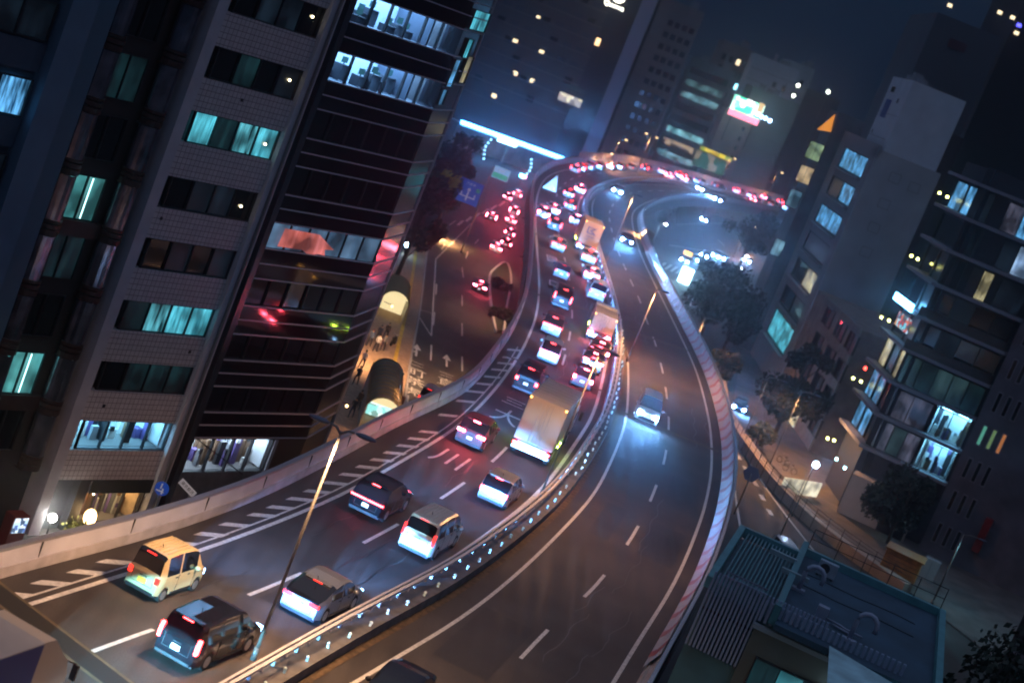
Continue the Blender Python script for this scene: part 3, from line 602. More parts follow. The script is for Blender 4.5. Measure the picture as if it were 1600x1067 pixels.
# --- far bend, three lanes deep
fp = LB; lanes = [(3.4, 'outer'), (7.2, 'middle'), (11.0, 'inner')]
pf = Path(relax(LB, 20)); q_ = pf.near(G(868, 262)); rnd = random.Random(5); n_ = 0
kk = ['sedan', 'compact', 'suv', 'taxi', 'minivan', 'hatchback']; cc = ['black', 'white', 'silver', 'white', 'wine', 'white', 'pearl', 'pearl']
placed = []
lane_n = {3.2: 'outer', 6.6: 'middle', 10.0: 'inner'}
for off in (3.2, 6.6, 10.0):
    n_ = 0
    q = q_ + rnd.uniform(0, 6) + (30 if off > 9 else 0)
    while q < pf.L - 6:
        p, d = pf.p(q); c = p + Vector((d.y, -d.x, 0)) * off; nm = rnd.choice(kk); d2 = d
        dm = (pMA.P[0] - c).length
        if Path is not None:
            s_ = pMA.near(c); m_ = pMA.p(s_)[0]
            if (m_ - c).length > 1.9 and all((c - o_).length > 5.6 for o_ in placed):
                placed.append(c.copy()); lod = 0
                c_ = rnd.choice(cc); car(nm, c_, (c.x, c.y), (d.x, d.y), '%s %s car in the %s lane of the far bend, from its start' % (ORD[n_], {'pearl': 'white', 'wine': 'dark red'}.get(c_, c_), lane_n[off]), group='cars queueing round the far bend', tail=rnd.choice([TAIL, TAILD, TAILD, TAILH]), style=rnd.choice(['wide', 'tall', 'block']), head=HEADF, lod=1, beam=9000 if rnd.random() < .9 else 0); n_ += 1
        q += rnd.uniform(8.5, 14)
# --- oncoming traffic on the right carriageway (positions are the front bumper)
def oncoming(kind, col, px, py, label, path=RDS, z=0.0, beam=900, **k):
    p, d = on(px, py, path, -1, z); K = KIND[kind]; return car(kind, col, (p[0] - d[0] * K['L'], p[1] - d[1] * K['L']), d, label, head=HEAD, beam=beam, tail=TAILD, ground=z, **k)
oncoming('box_minivan', 'pearl', 1006, 664, 'silver van with blazing blue-white headlights, the lone vehicle mid right carriageway', beam=4200, cat='van')
oncoming('sedan', 'navy', 977, 383, 'dark oncoming saloon with bright headlights beside the curved inner barrier', beam=5000)
oncoming('suv', 'white', 962, 305, 'oncoming car with two round white headlights rounding the inner bend', beam=1500)
oncoming('sedan', 'grey', 1120, 316, 'distant oncoming car at the right end of the far bend', beam=500)
oncoming('sedan', 'silver', 1092, 299, 'distant oncoming car with blue-white lamps on the far straight', beam=500)
p, d = on(640, 1078, RDS, -1); car('sedan', 'black', (p[0], p[1]), d, 'dark saloon with a blue-lit screen cut by the bottom edge of the picture', tail=None, head=None)
# --- trucks
def box_truck(px, py, L, W_, H, c_box, label, path=LDS, tail=TAIL, sign=None, box2=None, ribs=True, head=HEADF, extra=None, rearlit=True, z=0.0):
    p, d = on(px, py, path, 1, z); c = Vector((p[0], p[1], z)); rz = math.atan2(-d[0], d[1]); t = thing('box_truck', label, 'truck', c, rz); w = W_ / 2
    bevel(MB().box(-w, w, .02, L - 2.15, 1.0, H).build('cargo_box', c_box, t), .03)
    r_ = MB()
    for x in (-w + .06, w - .06): r_.box(x - .05, x + .05, .0, L - 2.13, H, H + .05)
    for k in range(int((L - 2.3) / .9)): r_.box(-w + .1, w - .1, .5 + k * .9, .54 + k * .9, H, H + .012)
    r_.box(-w, w, -.0, .07, H, H + .06); r_.build('roof_edge', box2 or STEEL, t)
    if head:
        for s in (-1, 1): low_beam(s * w * .7, L + .06, .95, B1, t)
    dr = MB().box(-w + .06, -.015, -.03, .02, 1.06, H - .1).box(.015, w - .06, -.03, .02, 1.06, H - .1); bevel(dr.build('rear_door', c_box, t), .01)
    b = MB()
    for x in (-.35, -.12, .12, .35): b.tube([(x, -.05, 1.08), (x, -.05, H - .15)], .018, 6)
    b.build('door_bar', STEEL, t)
    f = MB().box(-w * .8, w * .8, .1, L - 1.6, .55, 1.0).box(-w, w, .05, .25, .42, .58); f.build('chassis', DARK, t)
    bp = MB().box(-w * .95, w * .95, -.12, -.02, .48, .62); bp.build('rear_bumper', mat('bumper_headlit', (.8, .8, .8), .3, emit=(.55, .8, 1), es=2.5) if rearlit else STEEL, t)  # headlight glare painted in: the bumper itself glows
    for s in (-1, 1):
        MB().box(s * w * .6, s * w * .95, -.10, .02, .70, .86).build('tail_light', tail, t); MB().box(s * w * .88, s * w * .96, -.05, .0, H - .12, H - .04).build('marker_light', ORANGE, t)
    for y in (1.0, 1.9, L - 1.3):
        for s in (-1, 1):
            o = MB().tube([(s * (w - .32), y, .47), (s * (w - .02), y, .47)], .47, 16).build('wheel', BLACK, t); MB().tube([(s * (w - .1), y, .47), (s * (w - .0), y, .47)], .26, 10).build('rim', RIM, o)
    cb = MB(); yb = L - 2.05; pr = [(yb, .75), (L, .75), (L, 1.55), (L - .22, 2.35), (L - .5, 2.62), (yb, 2.68)]
    for s in (-1, 1): cb.poly([(s * w * .96, y, z_) for y, z_ in (pr if s > 0 else pr[::-1])])
    for a, b_ in zip(pr, pr[1:] + pr[:1]): cb.poly([(-w * .96, a[0], a[1]), (-w * .96, b_[0], b_[1]), (w * .96, b_[0], b_[1]), (w * .96, a[0], a[1])][::-1])
    bevel(cb.build('cab', extra or WHITE, t), .06)
    MB().poly([(-w * .88, L + .005, 1.58), (w * .88, L + .005, 1.58), (w * .84, L - .20, 2.32), (-w * .84, L - .20, 2.32)]).build('windscreen', GLASS, t)
    for s in (-1, 1):
        MB().box(s * (w * .96 - .01), s * (w * .96 + .008), L - 1.5, L - .4, 1.6, 2.25).build('side_window', GLASS, t)
        MB().box(s * (w + .12), s * (w + .30), L - .1, L - .02, 1.55, 2.15).tube([(s * w * .96, L - .15, 2.2), (s * (w + .2), L - .06, 2.18)], .02, 5).build('mirror', DARK, t)
        MB().box(s * w * .55, s * w * .85, L - .05, L + .03, .85, 1.02).build('headlight', head, t)
        for y in (2.6, 3.7, 4.8): 
            if y < L - 2.5: MB().box(s * w, s * (w + .04), y - .06, y + .06, .88, .98).build('side_marker', emi('side_marker_green', (.6, 1, .06), 160), t)
    if sign:
        tx, sz, zz, mm = sign; o = text_obj(tx, sz, mm, t, Matrix(((1, 0, 0, 0), (0, 0, 1, -.036), (0, 1, 0, zz), (0, 0, 0, 1))))
    return t
TRK = mat('truck_box_beige', (.48, .43, .37), .45, nscale=.8, namt=.1); TRK2 = mat('truck_box_tan', (.62, .45, .28), .45, nscale=.8, namt=.08)
bt = box_truck(822, 719, 9.2, 2.45, 3.75, TRK, 'tall beige box truck with green side markers, filling the middle of the lane', sign=None)
MB().box(-.9, .9, -.11, -.035, .66, .95).build('rear_panel', mat('panel_headlit', (.6, .6, .6), .4, emit=(.6, .85, 1), es=.7), bt)  # glow of headlights put into the panel's own emission
text_obj('R A N K I N G', .2, BLACK, bt, Matrix(((1, 0, 0, 0), (0, 0, 1, -.125), (0, 1, 0, .80), (0, 0, 0, 1))))
for x in (-1.0, 1.0): pass
k2 = box_truck(912, 395, 8.4, 2.4, 3.7, TRK2, 'tan box truck with a blue emblem on its rear doors, ahead of the beige saloons')
BLUEP = mat('sign_blue_paint', (.03, .06, .35), .5)
mb = MB().box(-.62, -.5, -.045, -.034, 2.35, 3.15).box(-.62, .2, -.045, -.034, 3.05, 3.15).box(-.62, .2, -.045, -.034, 2.35, 2.45).poly([(-.1, -.046, 2.75), (.55, -.046, 3.15), (.3, -.046, 3.15), (-.3, -.046, 2.75)][::-1]).poly([(-.3, -.046, 2.75), (-.1, -.046, 2.75), (.6, -.046, 2.35), (.3, -.046, 2.35)][::-1]); mb.build('emblem', BLUEP, k2)
text_obj('KANEKI', .30, BLUEP, k2, Matrix(((1, 0, 0, 0), (0, 0, 1, -.04), (0, 1, 0, 2.0), (0, 0, 0, 1)))); text_obj('LINE', .22, BLUEP, k2, Matrix(((1, 0, 0, -.35), (0, 0, 1, -.04), (0, 1, 0, 1.65), (0, 0, 0, 1))))
wt = box_truck(931, 536, 6.6, 2.1, 2.5, mat('truck_bed_grey', (.35, .33, .33), .5, nscale=1), 'small grey work truck with its rear drowned in white light, in the right lane', tail=TAILH)
# cab and blue box of a truck cut by the bottom left corner
p = G(38, 1100); d = LDS.p(LDS.near(Vector((p.x, p.y, 0))))[1]; c = p - Vector((d.x, d.y, 0)) * 7.2
ct = thing('box_truck', 'cream-cabbed truck with a blue cargo box, cut off by the bottom left corner', 'truck', (c.x, c.y, 0), math.atan2(-d.x, d.y))
CRM = mat('cab_cream', (.62, .50, .36), .4); w = 1.1
bevel(MB().box(-w, w, 0, 5.1, .9, 3.1).build('cargo_box', mat('cargo_blue', (.03, .05, .22), .4), ct), .03); MB().box(-w, w, 0, 5.1, 3.1, 3.14).build('cargo_roof', TRK, ct)
cb = MB(); pr = [(5.25, .7), (7.2, .7), (7.2, 1.5), (6.95, 2.1), (6.6, 2.35), (5.9, 3.0), (5.25, 3.05)]
for s in (-1, 1): cb.poly([(s * .98, y, z_) for y, z_ in (pr if s > 0 else pr[::-1])])
for a, b_ in zip(pr, pr[1:] + pr[:1]): cb.poly([(-.98, a[0], a[1]), (-.98, b_[0], b_[1]), (.98, b_[0], b_[1]), (.98, a[0], a[1])][::-1])
bevel(cb.build('cab', CRM, ct), .12, 3)
MB().poly([(-.9, 7.21, 1.52), (.9, 7.21, 1.52), (.86, 6.97, 2.1), (-.86, 6.97, 2.1)]).build('windscreen', GLASS, ct)
for s in (-1, 1):
    MB().box(s * 1.12, s * 1.3, 7.1, 7.2, 1.5, 2.0).tube([(s * .98, 7.0, 2.05), (s * 1.2, 7.15, 2.02)], .02, 5).build('mirror', DARK, ct)
    for y in (1.2, 6.3): MB().tube([(s * .75, y, .42), (s * 1.05, y, .42)], .42, 16).build('wheel', BLACK, ct)
MB().box(-.8, .8, .1, 6.9, .5, .9).build('chassis', DARK, ct)
for s in (-1, 1): low_beam(s * .75, 7.3, .85, 26000, ct, (.22, .75, 1))
#PART4
# ================================================================== street lamps
LAMPC = mat('lamp_housing', (.10, .12, .17), .45, .3); POLE = mat('lamp_pole', (.20, .19, .18), .45, .3)
SOD = (1.0, .46, .17); 
def street_lamp(base, H, arms, label, group=None, power=4500, col=SOD, name='street_lamp', r=.07, rz=0., glow=None, reach=1.2, es=40):
    t = thing(name, label, 'lamp', base, rz, group)
    MB().tube([(0, 0, 0), (0, 0, H)], r, 10, r2=r * .55).tube([(0, 0, 0), (0, 0, .5)], r * 1.6, 10).build('pole', POLE, t)
    for k, s in enumerate(arms):
        MB().tube([(0, 0, H - .1), (s * reach * .5, 0, H + .1), (s * reach, 0, H + .12)], .05, 8).build('arm', POLE, t)
        hd = MB().ball((s * (reach + .42), 0, H + .12), .40, 12, 8, sc=(1, .42, .24)).build('lamp_head', LAMPC, t)
        if (glow if glow is not None else base[1] > 300): MB().ball((s * (reach + .42), 0, H - .0), .26, 10, 6, sc=(1, .6, .35)).build('lens', emi('lamp_lens_%s' % ('o' if col == SOD else 'w'), (1, .62, .25) if col == SOD else (.75, .9, 1), es), hd)
        if power: spot((s * (reach + .42), 0, H - .14), (s * (reach + 1.0), 0, 0), power, col, 168, .6, t, .15, 'lamp_light')
    return t
def lamp_px(b, tpx, arms, label='', z=0.0, **k):
    p = G(b[0], b[1], z); a = at(tpx[0], tpx[1], p.y); return street_lamp((p.x, p.y, z), a.z - z, arms, label, **k)
GA0 = 0
GA = 'twin-armed street lamps along the median'
lamp_px((395, 1030), (539, 676), (-1, 1), 'tall twin-armed street lamp on the median, nearest to us, crossing the left carriageway', group=GA, power=3600, col=(1, .56, .27), reach=.45)
lamp_px((843, 778), (940, 549), (1,), reach=.3, label='orange-lit street lamp on the median right of the box truck', group=GA, power=3400)
lamp_px((979, 565), (1031, 455), (1,), reach=.3, label='orange-lit street lamp on the median below the curved inner barrier', group=GA, power=5200)
lamp_px((945, 415), (992, 305), (1,), reach=.3, label='orange-lit street lamp on the median beside the K lettered truck', group=GA, power=5200)
p = G(1040, 440); a = at(1029, 366, p.y + 40)
street_lamp((a.x - .5, p.y + 40, SZ), a.z - SZ, (-1,), 'orange-lit street lamp standing in the crossing beyond the inner barrier', group=GA, power=4000)
for x, y, lb in ((-22.0, 27, 'street lamp on the median just below the picture edge'), (2.5, 28, 'added unseen street lamp below the picture edge, lighting the right carriageway')):  # second lamp added out of view to light the near right carriageway
    street_lamp((x, y, 0), 12, (-1, 1) if x < 0 else (-1,), lb, group=GA, power=3000)
# lamps on the streets below and far away
GB = 'street lamps on the side road'
lamp_px((1062, 590), (1112, 500), (1,), 'orange-lit street lamp in front of the dark trees on the right', z=SZ, group=GB, power=4200, r=.12)
lamp_px((1158, 690), (1206, 590), (1,), 'orange-lit street lamp beside the large dark tree on the right', z=SZ, group=GB, power=2000)
p = G(1215, 862, SZ)
lamp_px((1213, 850), (1262, 742), (), 'slim grey pole standing in the merging road', z=SZ, group=GB, power=0, r=.06)
street_lamp((28.5, 176, SZ), 8.5, (1,), 'added orange street lamp lighting the verge of the merging road below the chevron barrier', group=GB, power=5200, r=.07)  # added lamp, gives the side road its orange light
lamp_px((1455, 945), (1500, 832), (1,), 'slim pole lit cyan near its tip, beside the slotted tower', z=SZ, power=500, col=(.3, .8, 1), r=.09, glow=False)
p = at(1275, 726, 158); o = thing('wall_lamp', 'small blazing blue-white lamp over the yard beside the road', 'lamp', (p.x, p.y, p.z)); MB().ball((0, 0, 0), .28, 10, 8).build('bulb', emi('bulb_blue', (.45, .65, 1), 120), o); MB().tube([(0, 0, 0), (0, .6, .3), (0, .6, -6)], .05, 6).build('pole', POLE, o)
for b_, t_, lb, ar in (((952, 259), (966, 214), 'distant orange street lamp on the bend, tallest of the pair by the strip wall', (1,)), ((938, 260), (945, 236), 'short distant orange street lamp on the bend at the foot of the strip wall', (1,)), ((997, 264), (1010, 209), 'distant twin-headed orange street lamp on the bend before the grey office block', (-1, 1)), ((1120, 296), (1127, 240), 'distant orange street lamp on the bend before the green billboard', (1,)), ((1196, 313), (1207, 264), 'distant orange street lamp on the bend before the blank grey wall', (1,))):
    lamp_px(b_, t_, ar, lb, power=4500, reach=.8, r=.14, es=9, glow=True)
for px, py, Y, lb in ((845, 205, 410, 'lone distant orange street lamp above the lit canopy'), (686, 352, 240, 'orange-lit street lamp beside the dark street trees on the left'), (1173, 352, 400, 'small orange street lamp in the crossing at the right end of the bend'), (1158, 372, 380, 'faint orange street lamp behind the round tree crown')):
    a = at(px, py, Y); street_lamp((a.x, Y, SZ), a.z - SZ, (1,), lb, power=5000, reach=.8, r=.16, es=9)
# ================================================================== the street on the left, nine metres below
side = MB(); P = [G(*q, SZ) for q in [(300, 900), (420, 745), (500, 690), (540, 600), (592, 470), (640, 370), (668, 372), (655, 480), (640, 560), (618, 690), (560, 800), (450, 960)]]
for t in tessellate_polygon([P]): side.poly([(P[i].x, P[i].y, SZ + .14) for i in t])
def fixn(o):
    bm = bmesh.new(); bm.from_mesh(o.data); bmesh.ops.recalc_face_normals(bm, faces=bm.faces)
    for f in bm.faces:
        if f.normal.z < 0: f.normal_flip()
    bm.to_mesh(o.data); bm.free(); return o
PAVE = mat('pavement_brick', (.30, .20, .13), .85, nscale=2.5, namt=.35, bump=.3)
tag(fixn(side.build('pavement', PAVE)), kind='structure')
kb = smooth(PL([(560, 800), (618, 690), (640, 560), (655, 480), (668, 372)], SZ)); tag(band('kerb', kb, [(0, 0), (.2, 0), (.2, .16), (0, .16)], CONC), kind='structure')
ta = MB(); line(offs(kb, -1.3), .35, SZ + .145, ta); tag(ta.build('tactile_paving', mat('tactile_yellow', (.55, .36, .03), .7, nscale=3)), kind='structure')
ST = smooth(PL([(722, 760), (722, 600), (722, 500), (732, 445), (748, 405), (775, 355), (800, 310), (825, 270)], SZ)); pST = Path([Vector((p.x, p.y, 0)) for p in ST])
sm = MB()
def sline(a, b, w): 
    A = G(*a, SZ); B = G(*b, SZ); line([A, B], w, SZ + .006, sm)
for a, b in [((722, 580), (722, 557)), ((722, 525), (722, 505)), ((722, 478), (722, 461)), ((724, 434), (722, 418)), ((728, 404), (731, 393)), ((742, 381), (748, 374)), ((673, 563), (674, 539)), ((690, 390), (695, 381)), ((702, 352), (712, 345)), ((677, 508), (679, 488)), ((681, 460), (682, 444))]: sline(a, b, .16)
for a, b in [((674, 525), (645, 480)), ((674, 525), (681, 405)), ((645, 480), (676, 490)), ((681, 405), (738, 348)), ((640, 562), (662, 571)), ((639, 567), (661, 575)), ((638, 571), (660, 580)), ((687, 580), (708, 588)), ((688, 585), (706, 591))]: sline(a, b, .14)
for k in range(8): sline((715 + k * 13, 352 - k * 6), (724 + k * 13, 345 - k * 6), .35)
tag(sm.build('street_markings', PAINT), kind='structure')
STL = offs(ST, -3.2)
for ch, px, py in [('町', 650, 583), ('茶', 648, 597), ('虎', 643, 612), ('山', 637, 625), ('直', 698, 599)]: road_text(ch, px, py, [Vector((p.x, p.y, 0)) for p in ST], 2.0, 3.2, SZ + .008)
for px, py, tri in ((651, 546, 1), (698, 562, 0)):
    p = G(px, py, SZ); d = pST.p(pST.near(Vector((p.x, p.y, 0))))[1]; n = Vector((d.y, -d.x, 0)); am = MB(); z = Vector((p.x, p.y, SZ + .008))
    am.poly([z - n * .1 - d * 3, z + n * .1 - d * 3, z + n * .1, z - n * .1]); am.poly([z - n * .45, z + n * .45, z + d * 2.4]); 
    if tri: am.poly([z - n * .1 - d * 1.6, z - n * .1 - d * 1.1, z - n * .5 - d * .9, z - n * .5 - d * 1.3]); am.poly([z - n * .5 - d * 1.8, z - n * .5 - d * .4, z - n * 1.1 - d * .9][::-1])
    tag(fixn(am.build('road_arrow', PAINT)), kind='structure')
# island with planting between street and expressway
isl = smooth(PL([(775, 520), (768, 480), (765, 440), (770, 425), (790, 412), (797, 440), (790, 480), (785, 520)], SZ), 1)
im = MB(); n_ = len(isl)
for t in tessellate_polygon([isl]): im.poly([(isl[i].x, isl[i].y, SZ + .18) for i in t])
tag(fixn(im.build('traffic_island', mat('soil', (.03, .035, .02), .9, nscale=3))), kind='structure')
tag(band('island_kerb', isl, [(-.2, 0), (.05, 0), (.05, .24), (-.2, .24)], mat('kerb_white', (.6, .6, .6), .6)), kind='structure')
# traffic on the street
def scar(kind, col, px, py, label, sgn=1, **k):
    p, d = on(px, py, pST, sgn, SZ)
    return car(kind, col, p, d, label, ground=SZ, **k)
GS = 'cars queueing on the street below'; CN = dict(white='white', red='red', grey='grey', silver='silver', wine='dark red', black='black')
scar('sedan', 'wine', 746, 458, 'lone dark red saloon braking on the street, nearest of those beside the island', tail=TAILH, style='wide')
for i, (px, py, kd, cl) in enumerate([(772, 396, 'sedan', 'white'), (788, 388, 'compact', 'red'), (765, 346, 'sedan', 'grey'), (795, 352, 'sedan', 'white'), (793, 372, 'compact', 'wine'), (800, 338, 'taxi', 'white'), (790, 316, 'taxi', 'silver'), (806, 310, 'sedan', 'white')]):
    scar(kd, cl, px, py, '%s car with red tail lights, %s nearest in the pack on the street below' % (CN[cl], ORD[i]), group=GS, tail=TAILH, style=['wide', 'block', 'tall'][i % 3], lod=1)
scar('compact', 'red', 824, 412, 'car braking in the dark underpass mouth beside the parapet', tail=TAILH)
p = G(655, 628, SZ); kt = car('kei_van', 'silver', (p.x + .5, p.y - 2), (.12, .99), 'pale delivery van half hidden behind the parapet on the street', ground=SZ, tail=TAILD, head=HEADF, cat='van')
for k, q in enumerate((128, 160, 195, 230)):
    a_ = min(LB, key=lambda p: abs(p.y - q)); o = thing('street_fill_lamp', ORD[k] + ' added orange fill lamp hidden on the outer face of the left parapet', 'lamp', (a_.x - .75, a_.y, -1.2)); MB().tube([(.3, 0, .3), (0, 0, .1)], .03, 5).build('bracket', DARK, o); MB().box(-.2, .2, -.12, .12, 0, .1).build('lamp_head', DARK, o); spot((0, 0, -.05), (-4, 0, -8), 3000, (1, .50, .24), 140, .8, o, .2, 'lamp_light')  # added out of view to light the dark street below
# ---- people
SKIN = mat('skin', (.42, .26, .18), .6); HAIR = mat('hair_black', (.012, .010, .009), .6)
def person(px, py, az, top, legs, label, z=SZ + .14, walk=.25, bag=None, H=1.68):
    p = G(px, py, z); t = thing('person', label, 'person', (p.x, p.y, z), R(-az), 'people on the left pavement')
    me = bpy.data.meshes.new('body'); s = H / 1.75
    V = [(0, 0, .95), (0, 0, 1.15), (0, .01, 1.38), (0, .02, 1.50), (0, .04, 1.60), (0, .05, 1.72),
         (.10, 0, .90), (.12, walk, .50), (.12, walk * .9, .07), (.12, walk * .9 + .16, .04), (-.10, 0, .90), (-.12, -walk * .6, .50), (-.12, -walk * 1.2, .09), (-.12, -walk * 1.2 + .15, .04),
         (.19, 0, 1.40), (.25, -walk * .4, 1.14), (.24, walk * .3, .90), (.235, walk * .5, .80), (-.19, 0, 1.40), (-.25, walk * .4, 1.14), (-.24, walk * .9, .92), (-.235, walk * 1.1, .83)]
    E = [(0, 1), (1, 2), (2, 3), (3, 4), (4, 5), (0, 6), (6, 7), (7, 8), (8, 9), (0, 10), (10, 11), (11, 12), (12, 13), (2, 14), (14, 15), (15, 16), (16, 17), (2, 18), (18, 19), (19, 20), (20, 21)]
    RR_ = [.15, .13, .15, .06, .085, .09, .10, .065, .045, .04, .10, .065, .045, .04, .065, .045, .032, .03, .065, .045, .032, .03]
    me.from_pydata([(a * s, b * s, c * s) for a, b, c in V], E, []); o = bpy.data.objects.new('tmp', me); COL.objects.link(o)
    sk = o.modifiers.new('s', 'SKIN'); 
    for i, v in enumerate(me.skin_vertices[0].data): v.radius = (RR_[i] * s, RR_[i] * s * (.7 if i < 3 else 1)); v.use_root = (i == 0)
    o.modifiers.new('u', 'SUBSURF').levels = 1
    dg = bpy.context.evaluated_depsgraph_get(); dg.update(); m2 = bpy.data.meshes.new_from_object(o.evaluated_get(dg)); bpy.data.objects.remove(o)
    m2.materials.clear()
    for m in (SKIN, top, legs, BLACK): m2.materials.append(m)
    for f in m2.polygons:
        c = f.center / s; f.use_smooth = True
        f.material_index = 3 if c.z < .10 else 2 if c.z < .93 and abs(c.x) < .2 else 0 if (c.z > 1.47 or (abs(c.x) > .19 and c.z < 1.0)) else 1
    b = bpy.data.objects.new('body', m2); COL.objects.link(b); b.parent = t
    MB().ball((0, .035 * s, 1.67 * s), .105 * s, 10, 8, sc=(.95, 1.05, .95)).build('hair', HAIR, t)
    if bag: MB().box(-.15, .15, -.26, -.10, 1.0, 1.4).build('backpack', bag, t)
def cl(n, c): return mat('cloth_' + n, c, .85)
person(575, 541, 10, cl('blue', (.12, .18, .32)), cl('dark', (.02, .02, .03)), 'person in a pale blue shirt, leftmost of the group walking away')
person(588, 534, 8, cl('navy', (.03, .04, .09)), cl('dark', (.02, .02, .03)), 'person in a navy jacket in the middle of the walking group')
person(600, 530, 8, cl('dark', (.02, .02, .03)), cl('dark', (.02, .02, .03)), 'person in black with a backpack, rightmost of the walking group', bag=cl('pack', (.05, .05, .06)))
person(585, 549, 8, cl('white', (.6, .6, .62)), cl('dark', (.02, .02, .03)), 'person in a white shirt walking just behind the group')
person(554, 601, 190, cl('dark', (.02, .02, .03)), cl('dark', (.02, .02, .03)), 'person in dark clothes walking towards us beside the subway canopy')
person(556, 640, 200, cl('brown', (.08, .05, .03)), cl('dark', (.02, .02, .03)), 'person in a brown jacket at the foot of the subway canopy')
person(547, 652, 185, cl('dark', (.02, .02, .03)), cl('jean', (.03, .04, .08)), 'person in jeans partly behind the near street lamp')
person(563, 575, 10, cl('white', (.6, .6, .62)), cl('jean', (.03, .04, .08)), 'person in a white top walking alone along the glass building')
person(596, 548, 185, cl('grey', (.2, .2, .22)), cl('dark', (.02, .02, .03)), 'person in a grey top coming towards the walking group')
person(622, 468, 8, cl('dark', (.02, .02, .03)), cl('dark', (.02, .02, .03)), 'person in black beside the far subway canopy')
# motorcycle at the kerb
p = G(613, 539, SZ + .14); mt = thing('motorcycle', 'dark motorcycle parked at the kerb beside the walking group', 'motorcycle', (p.x, p.y, SZ + .14), R(-8))
for y in (-.65, .65): 
    o = MB().tube([(-.06, y, .3), (.06, y, .3)], .3, 14).build('wheel', BLACK, mt)
MB().box(-.12, .12, -.45, .45, .3, .65).ball((0, .15, .75), .2, 8, 6, sc=(.8, 1.5, .8)).build('engine_body', DARK, mt); MB().box(-.12, .12, -.65, -.05, .72, .80).build('seat', BLACK, mt); MB().tube([(-.35, .4, 1.0), (.35, .4, 1.0)], .02, 6).tube([(0, .42, 1.0), (0, .65, .3)], .03, 6).build('handlebar', STEEL, mt)
# subway canopies
CAN = mat('canopy_roof', (.10, .08, .04), .35, .3, nscale=3); GLOW = emi('warm_ceiling', (1, .80, .42), 1.0); COOL = clutter('stairs_glow', [(.3, .8, .75), (.6, 1, .9), (.2, .4, .35), (.9, 1, .9)], 1.2, 2.2)
def canopy(px, py, L, w, H, az, label, cool):
    p = G(px, py, SZ + .14); t = thing('subway_canopy', label, 'canopy', (p.x, p.y, SZ + .14), R(-az)); n = 10
    arc = [(-w * math.cos(math.pi * k / n), H * .62 + H * .38 * math.sin(math.pi * k / n)) for k in range(n + 1)]
    mb = MB()
    for k in range(n):
        a, b = arc[k], arc[k + 1]; mb.poly([(a[0], 0, a[1]), (a[0], L, a[1]), (b[0], L, b[1]), (b[0], 0, b[1])]); mb.poly([(a[0] * .96, 0, a[1] - .06), (b[0] * .96, 0, b[1] - .06), (b[0] * .96, L, b[1] - .06), (a[0] * .96, L, a[1] - .06)])
    mb.build('roof', CAN, t)
    rb_ = MB()
    for j in range(12):
        y = j * L / 11
        for k in range(n): rb_.tube([(arc[k][0], y, arc[k][1] + .02), (arc[k + 1][0], y, arc[k + 1][1] + .02)], .045, 5)
    rb_.build('roof_rib', mat('brass_rib', (.30, .22, .10), .35, .8), t)
    MB().box(-w, -w + .12, 0, L, 0, H * .62).box(w - .12, w, 0, L, 0, H * .62).box(-w, w, L - .12, L, 0, H * .8).build('side_wall', mat('canopy_wall', (.35, .33, .28), .5), t)
    MB().poly([(-w * .8, .05, H * .80), (w * .8, .05, H * .80), (w * .8, L * .5, H * .80), (-w * .8, L * .5, H * .80)][::-1]).build('ceiling_light', GLOW, t)
    MB().box(-w * .85, w * .85, L * .45, L * .48, .1, H * .78).build('stair_wall', cool, t)
    return t
canopy(583, 684, 13.0, 1.35, 3.2, -7, 'arched dark subway entrance canopy with a glowing mouth, nearer of the two', COOL)
canopy(607, 500, 9.0, 1.4, 3.0, -7, 'arched subway entrance canopy with a warm lit mouth, farther up the pavement', GLOW)
p = G(606, 655, SZ + .14); o = thing('map_board', 'brown notice board standing beside the near subway canopy', 'board', (p.x, p.y, p.z), R(-9)); bevel(MB().box(-.7, .7, -.06, .06, .5, 2.2).build('panel', mat('board_brown', (.07, .035, .02), .5), o)); MB().box(-.6, -.5, -.04, .04, 0, .5).box(.5, .6, -.04, .04, 0, .5).build('leg', DARK, o)
for x, y, lb in ((-8.3, 112, 'added small amber lamp on the base of the chamfered glass corner'), (-10.6, 150, 'added small amber lamp bracketed over the left pavement')):
    o = thing('wall_lamp', lb, 'lamp', (x, y, -3.2)); MB().tube([(-.8, .2, .1), (0, 0, .1)], .03, 5).build('bracket', DARK, o); MB().ball((0, 0, 0), .10, 8, 6).build('bulb', emi('added_bulb_amber', (1, .6, .25), 8), o); spot((0, 0, -.15), (1.5, 2, -6), 6000, (1, .55, .26), 150, .8, o, .2, 'lamp_light')  # both lamps added to light the left pavement and street
# round blue sign and small white road sign standing by the tiled building
SB = mat('sign_blue', (.02, .07, .40), .4, emit=(.02, .08, .45), es=.35); SW = mat('sign_white', (.75, .75, .78), .4, emit=(.8, .8, .9), es=.12)
a = at(253, 763, 86); b = thing('road_sign', 'round blue sign with a white arrow and walker at the corner of the tiled building', 'sign', (a.x, 86, SZ)); z = a.z - SZ
MB().tube([(0, .05, 0), (0, .05, z + .3)], .05, 8).build('pole', POLE, b); MB().tube([(0, -.04, z), (0, 0, z)], .37, 24).build('disc', SB, b)
mb = MB().poly([(-.08, -.045, z + .28), (.0, -.045, z + .28), (-.02, -.045, z - .02), (-.1, -.045, z - .02)][::-1]); mb.poly([(-.26, -.045, z - .1), (.1, -.045, z - .1), (.18, -.045, z - .18), (-.26, -.045, z - .18)][::-1]).poly([(.02, -.045, z + .05), (.12, -.045, z + .02), (.1, -.045, z - .28), (.02, -.045, z - .28)][::-1]).build('arrow', SW, b)
a = at(293, 762, 84); b = thing('road_sign', 'small white tilted sign with four dark characters by the shop corner', 'sign', (a.x, 84, SZ)); z = a.z - SZ
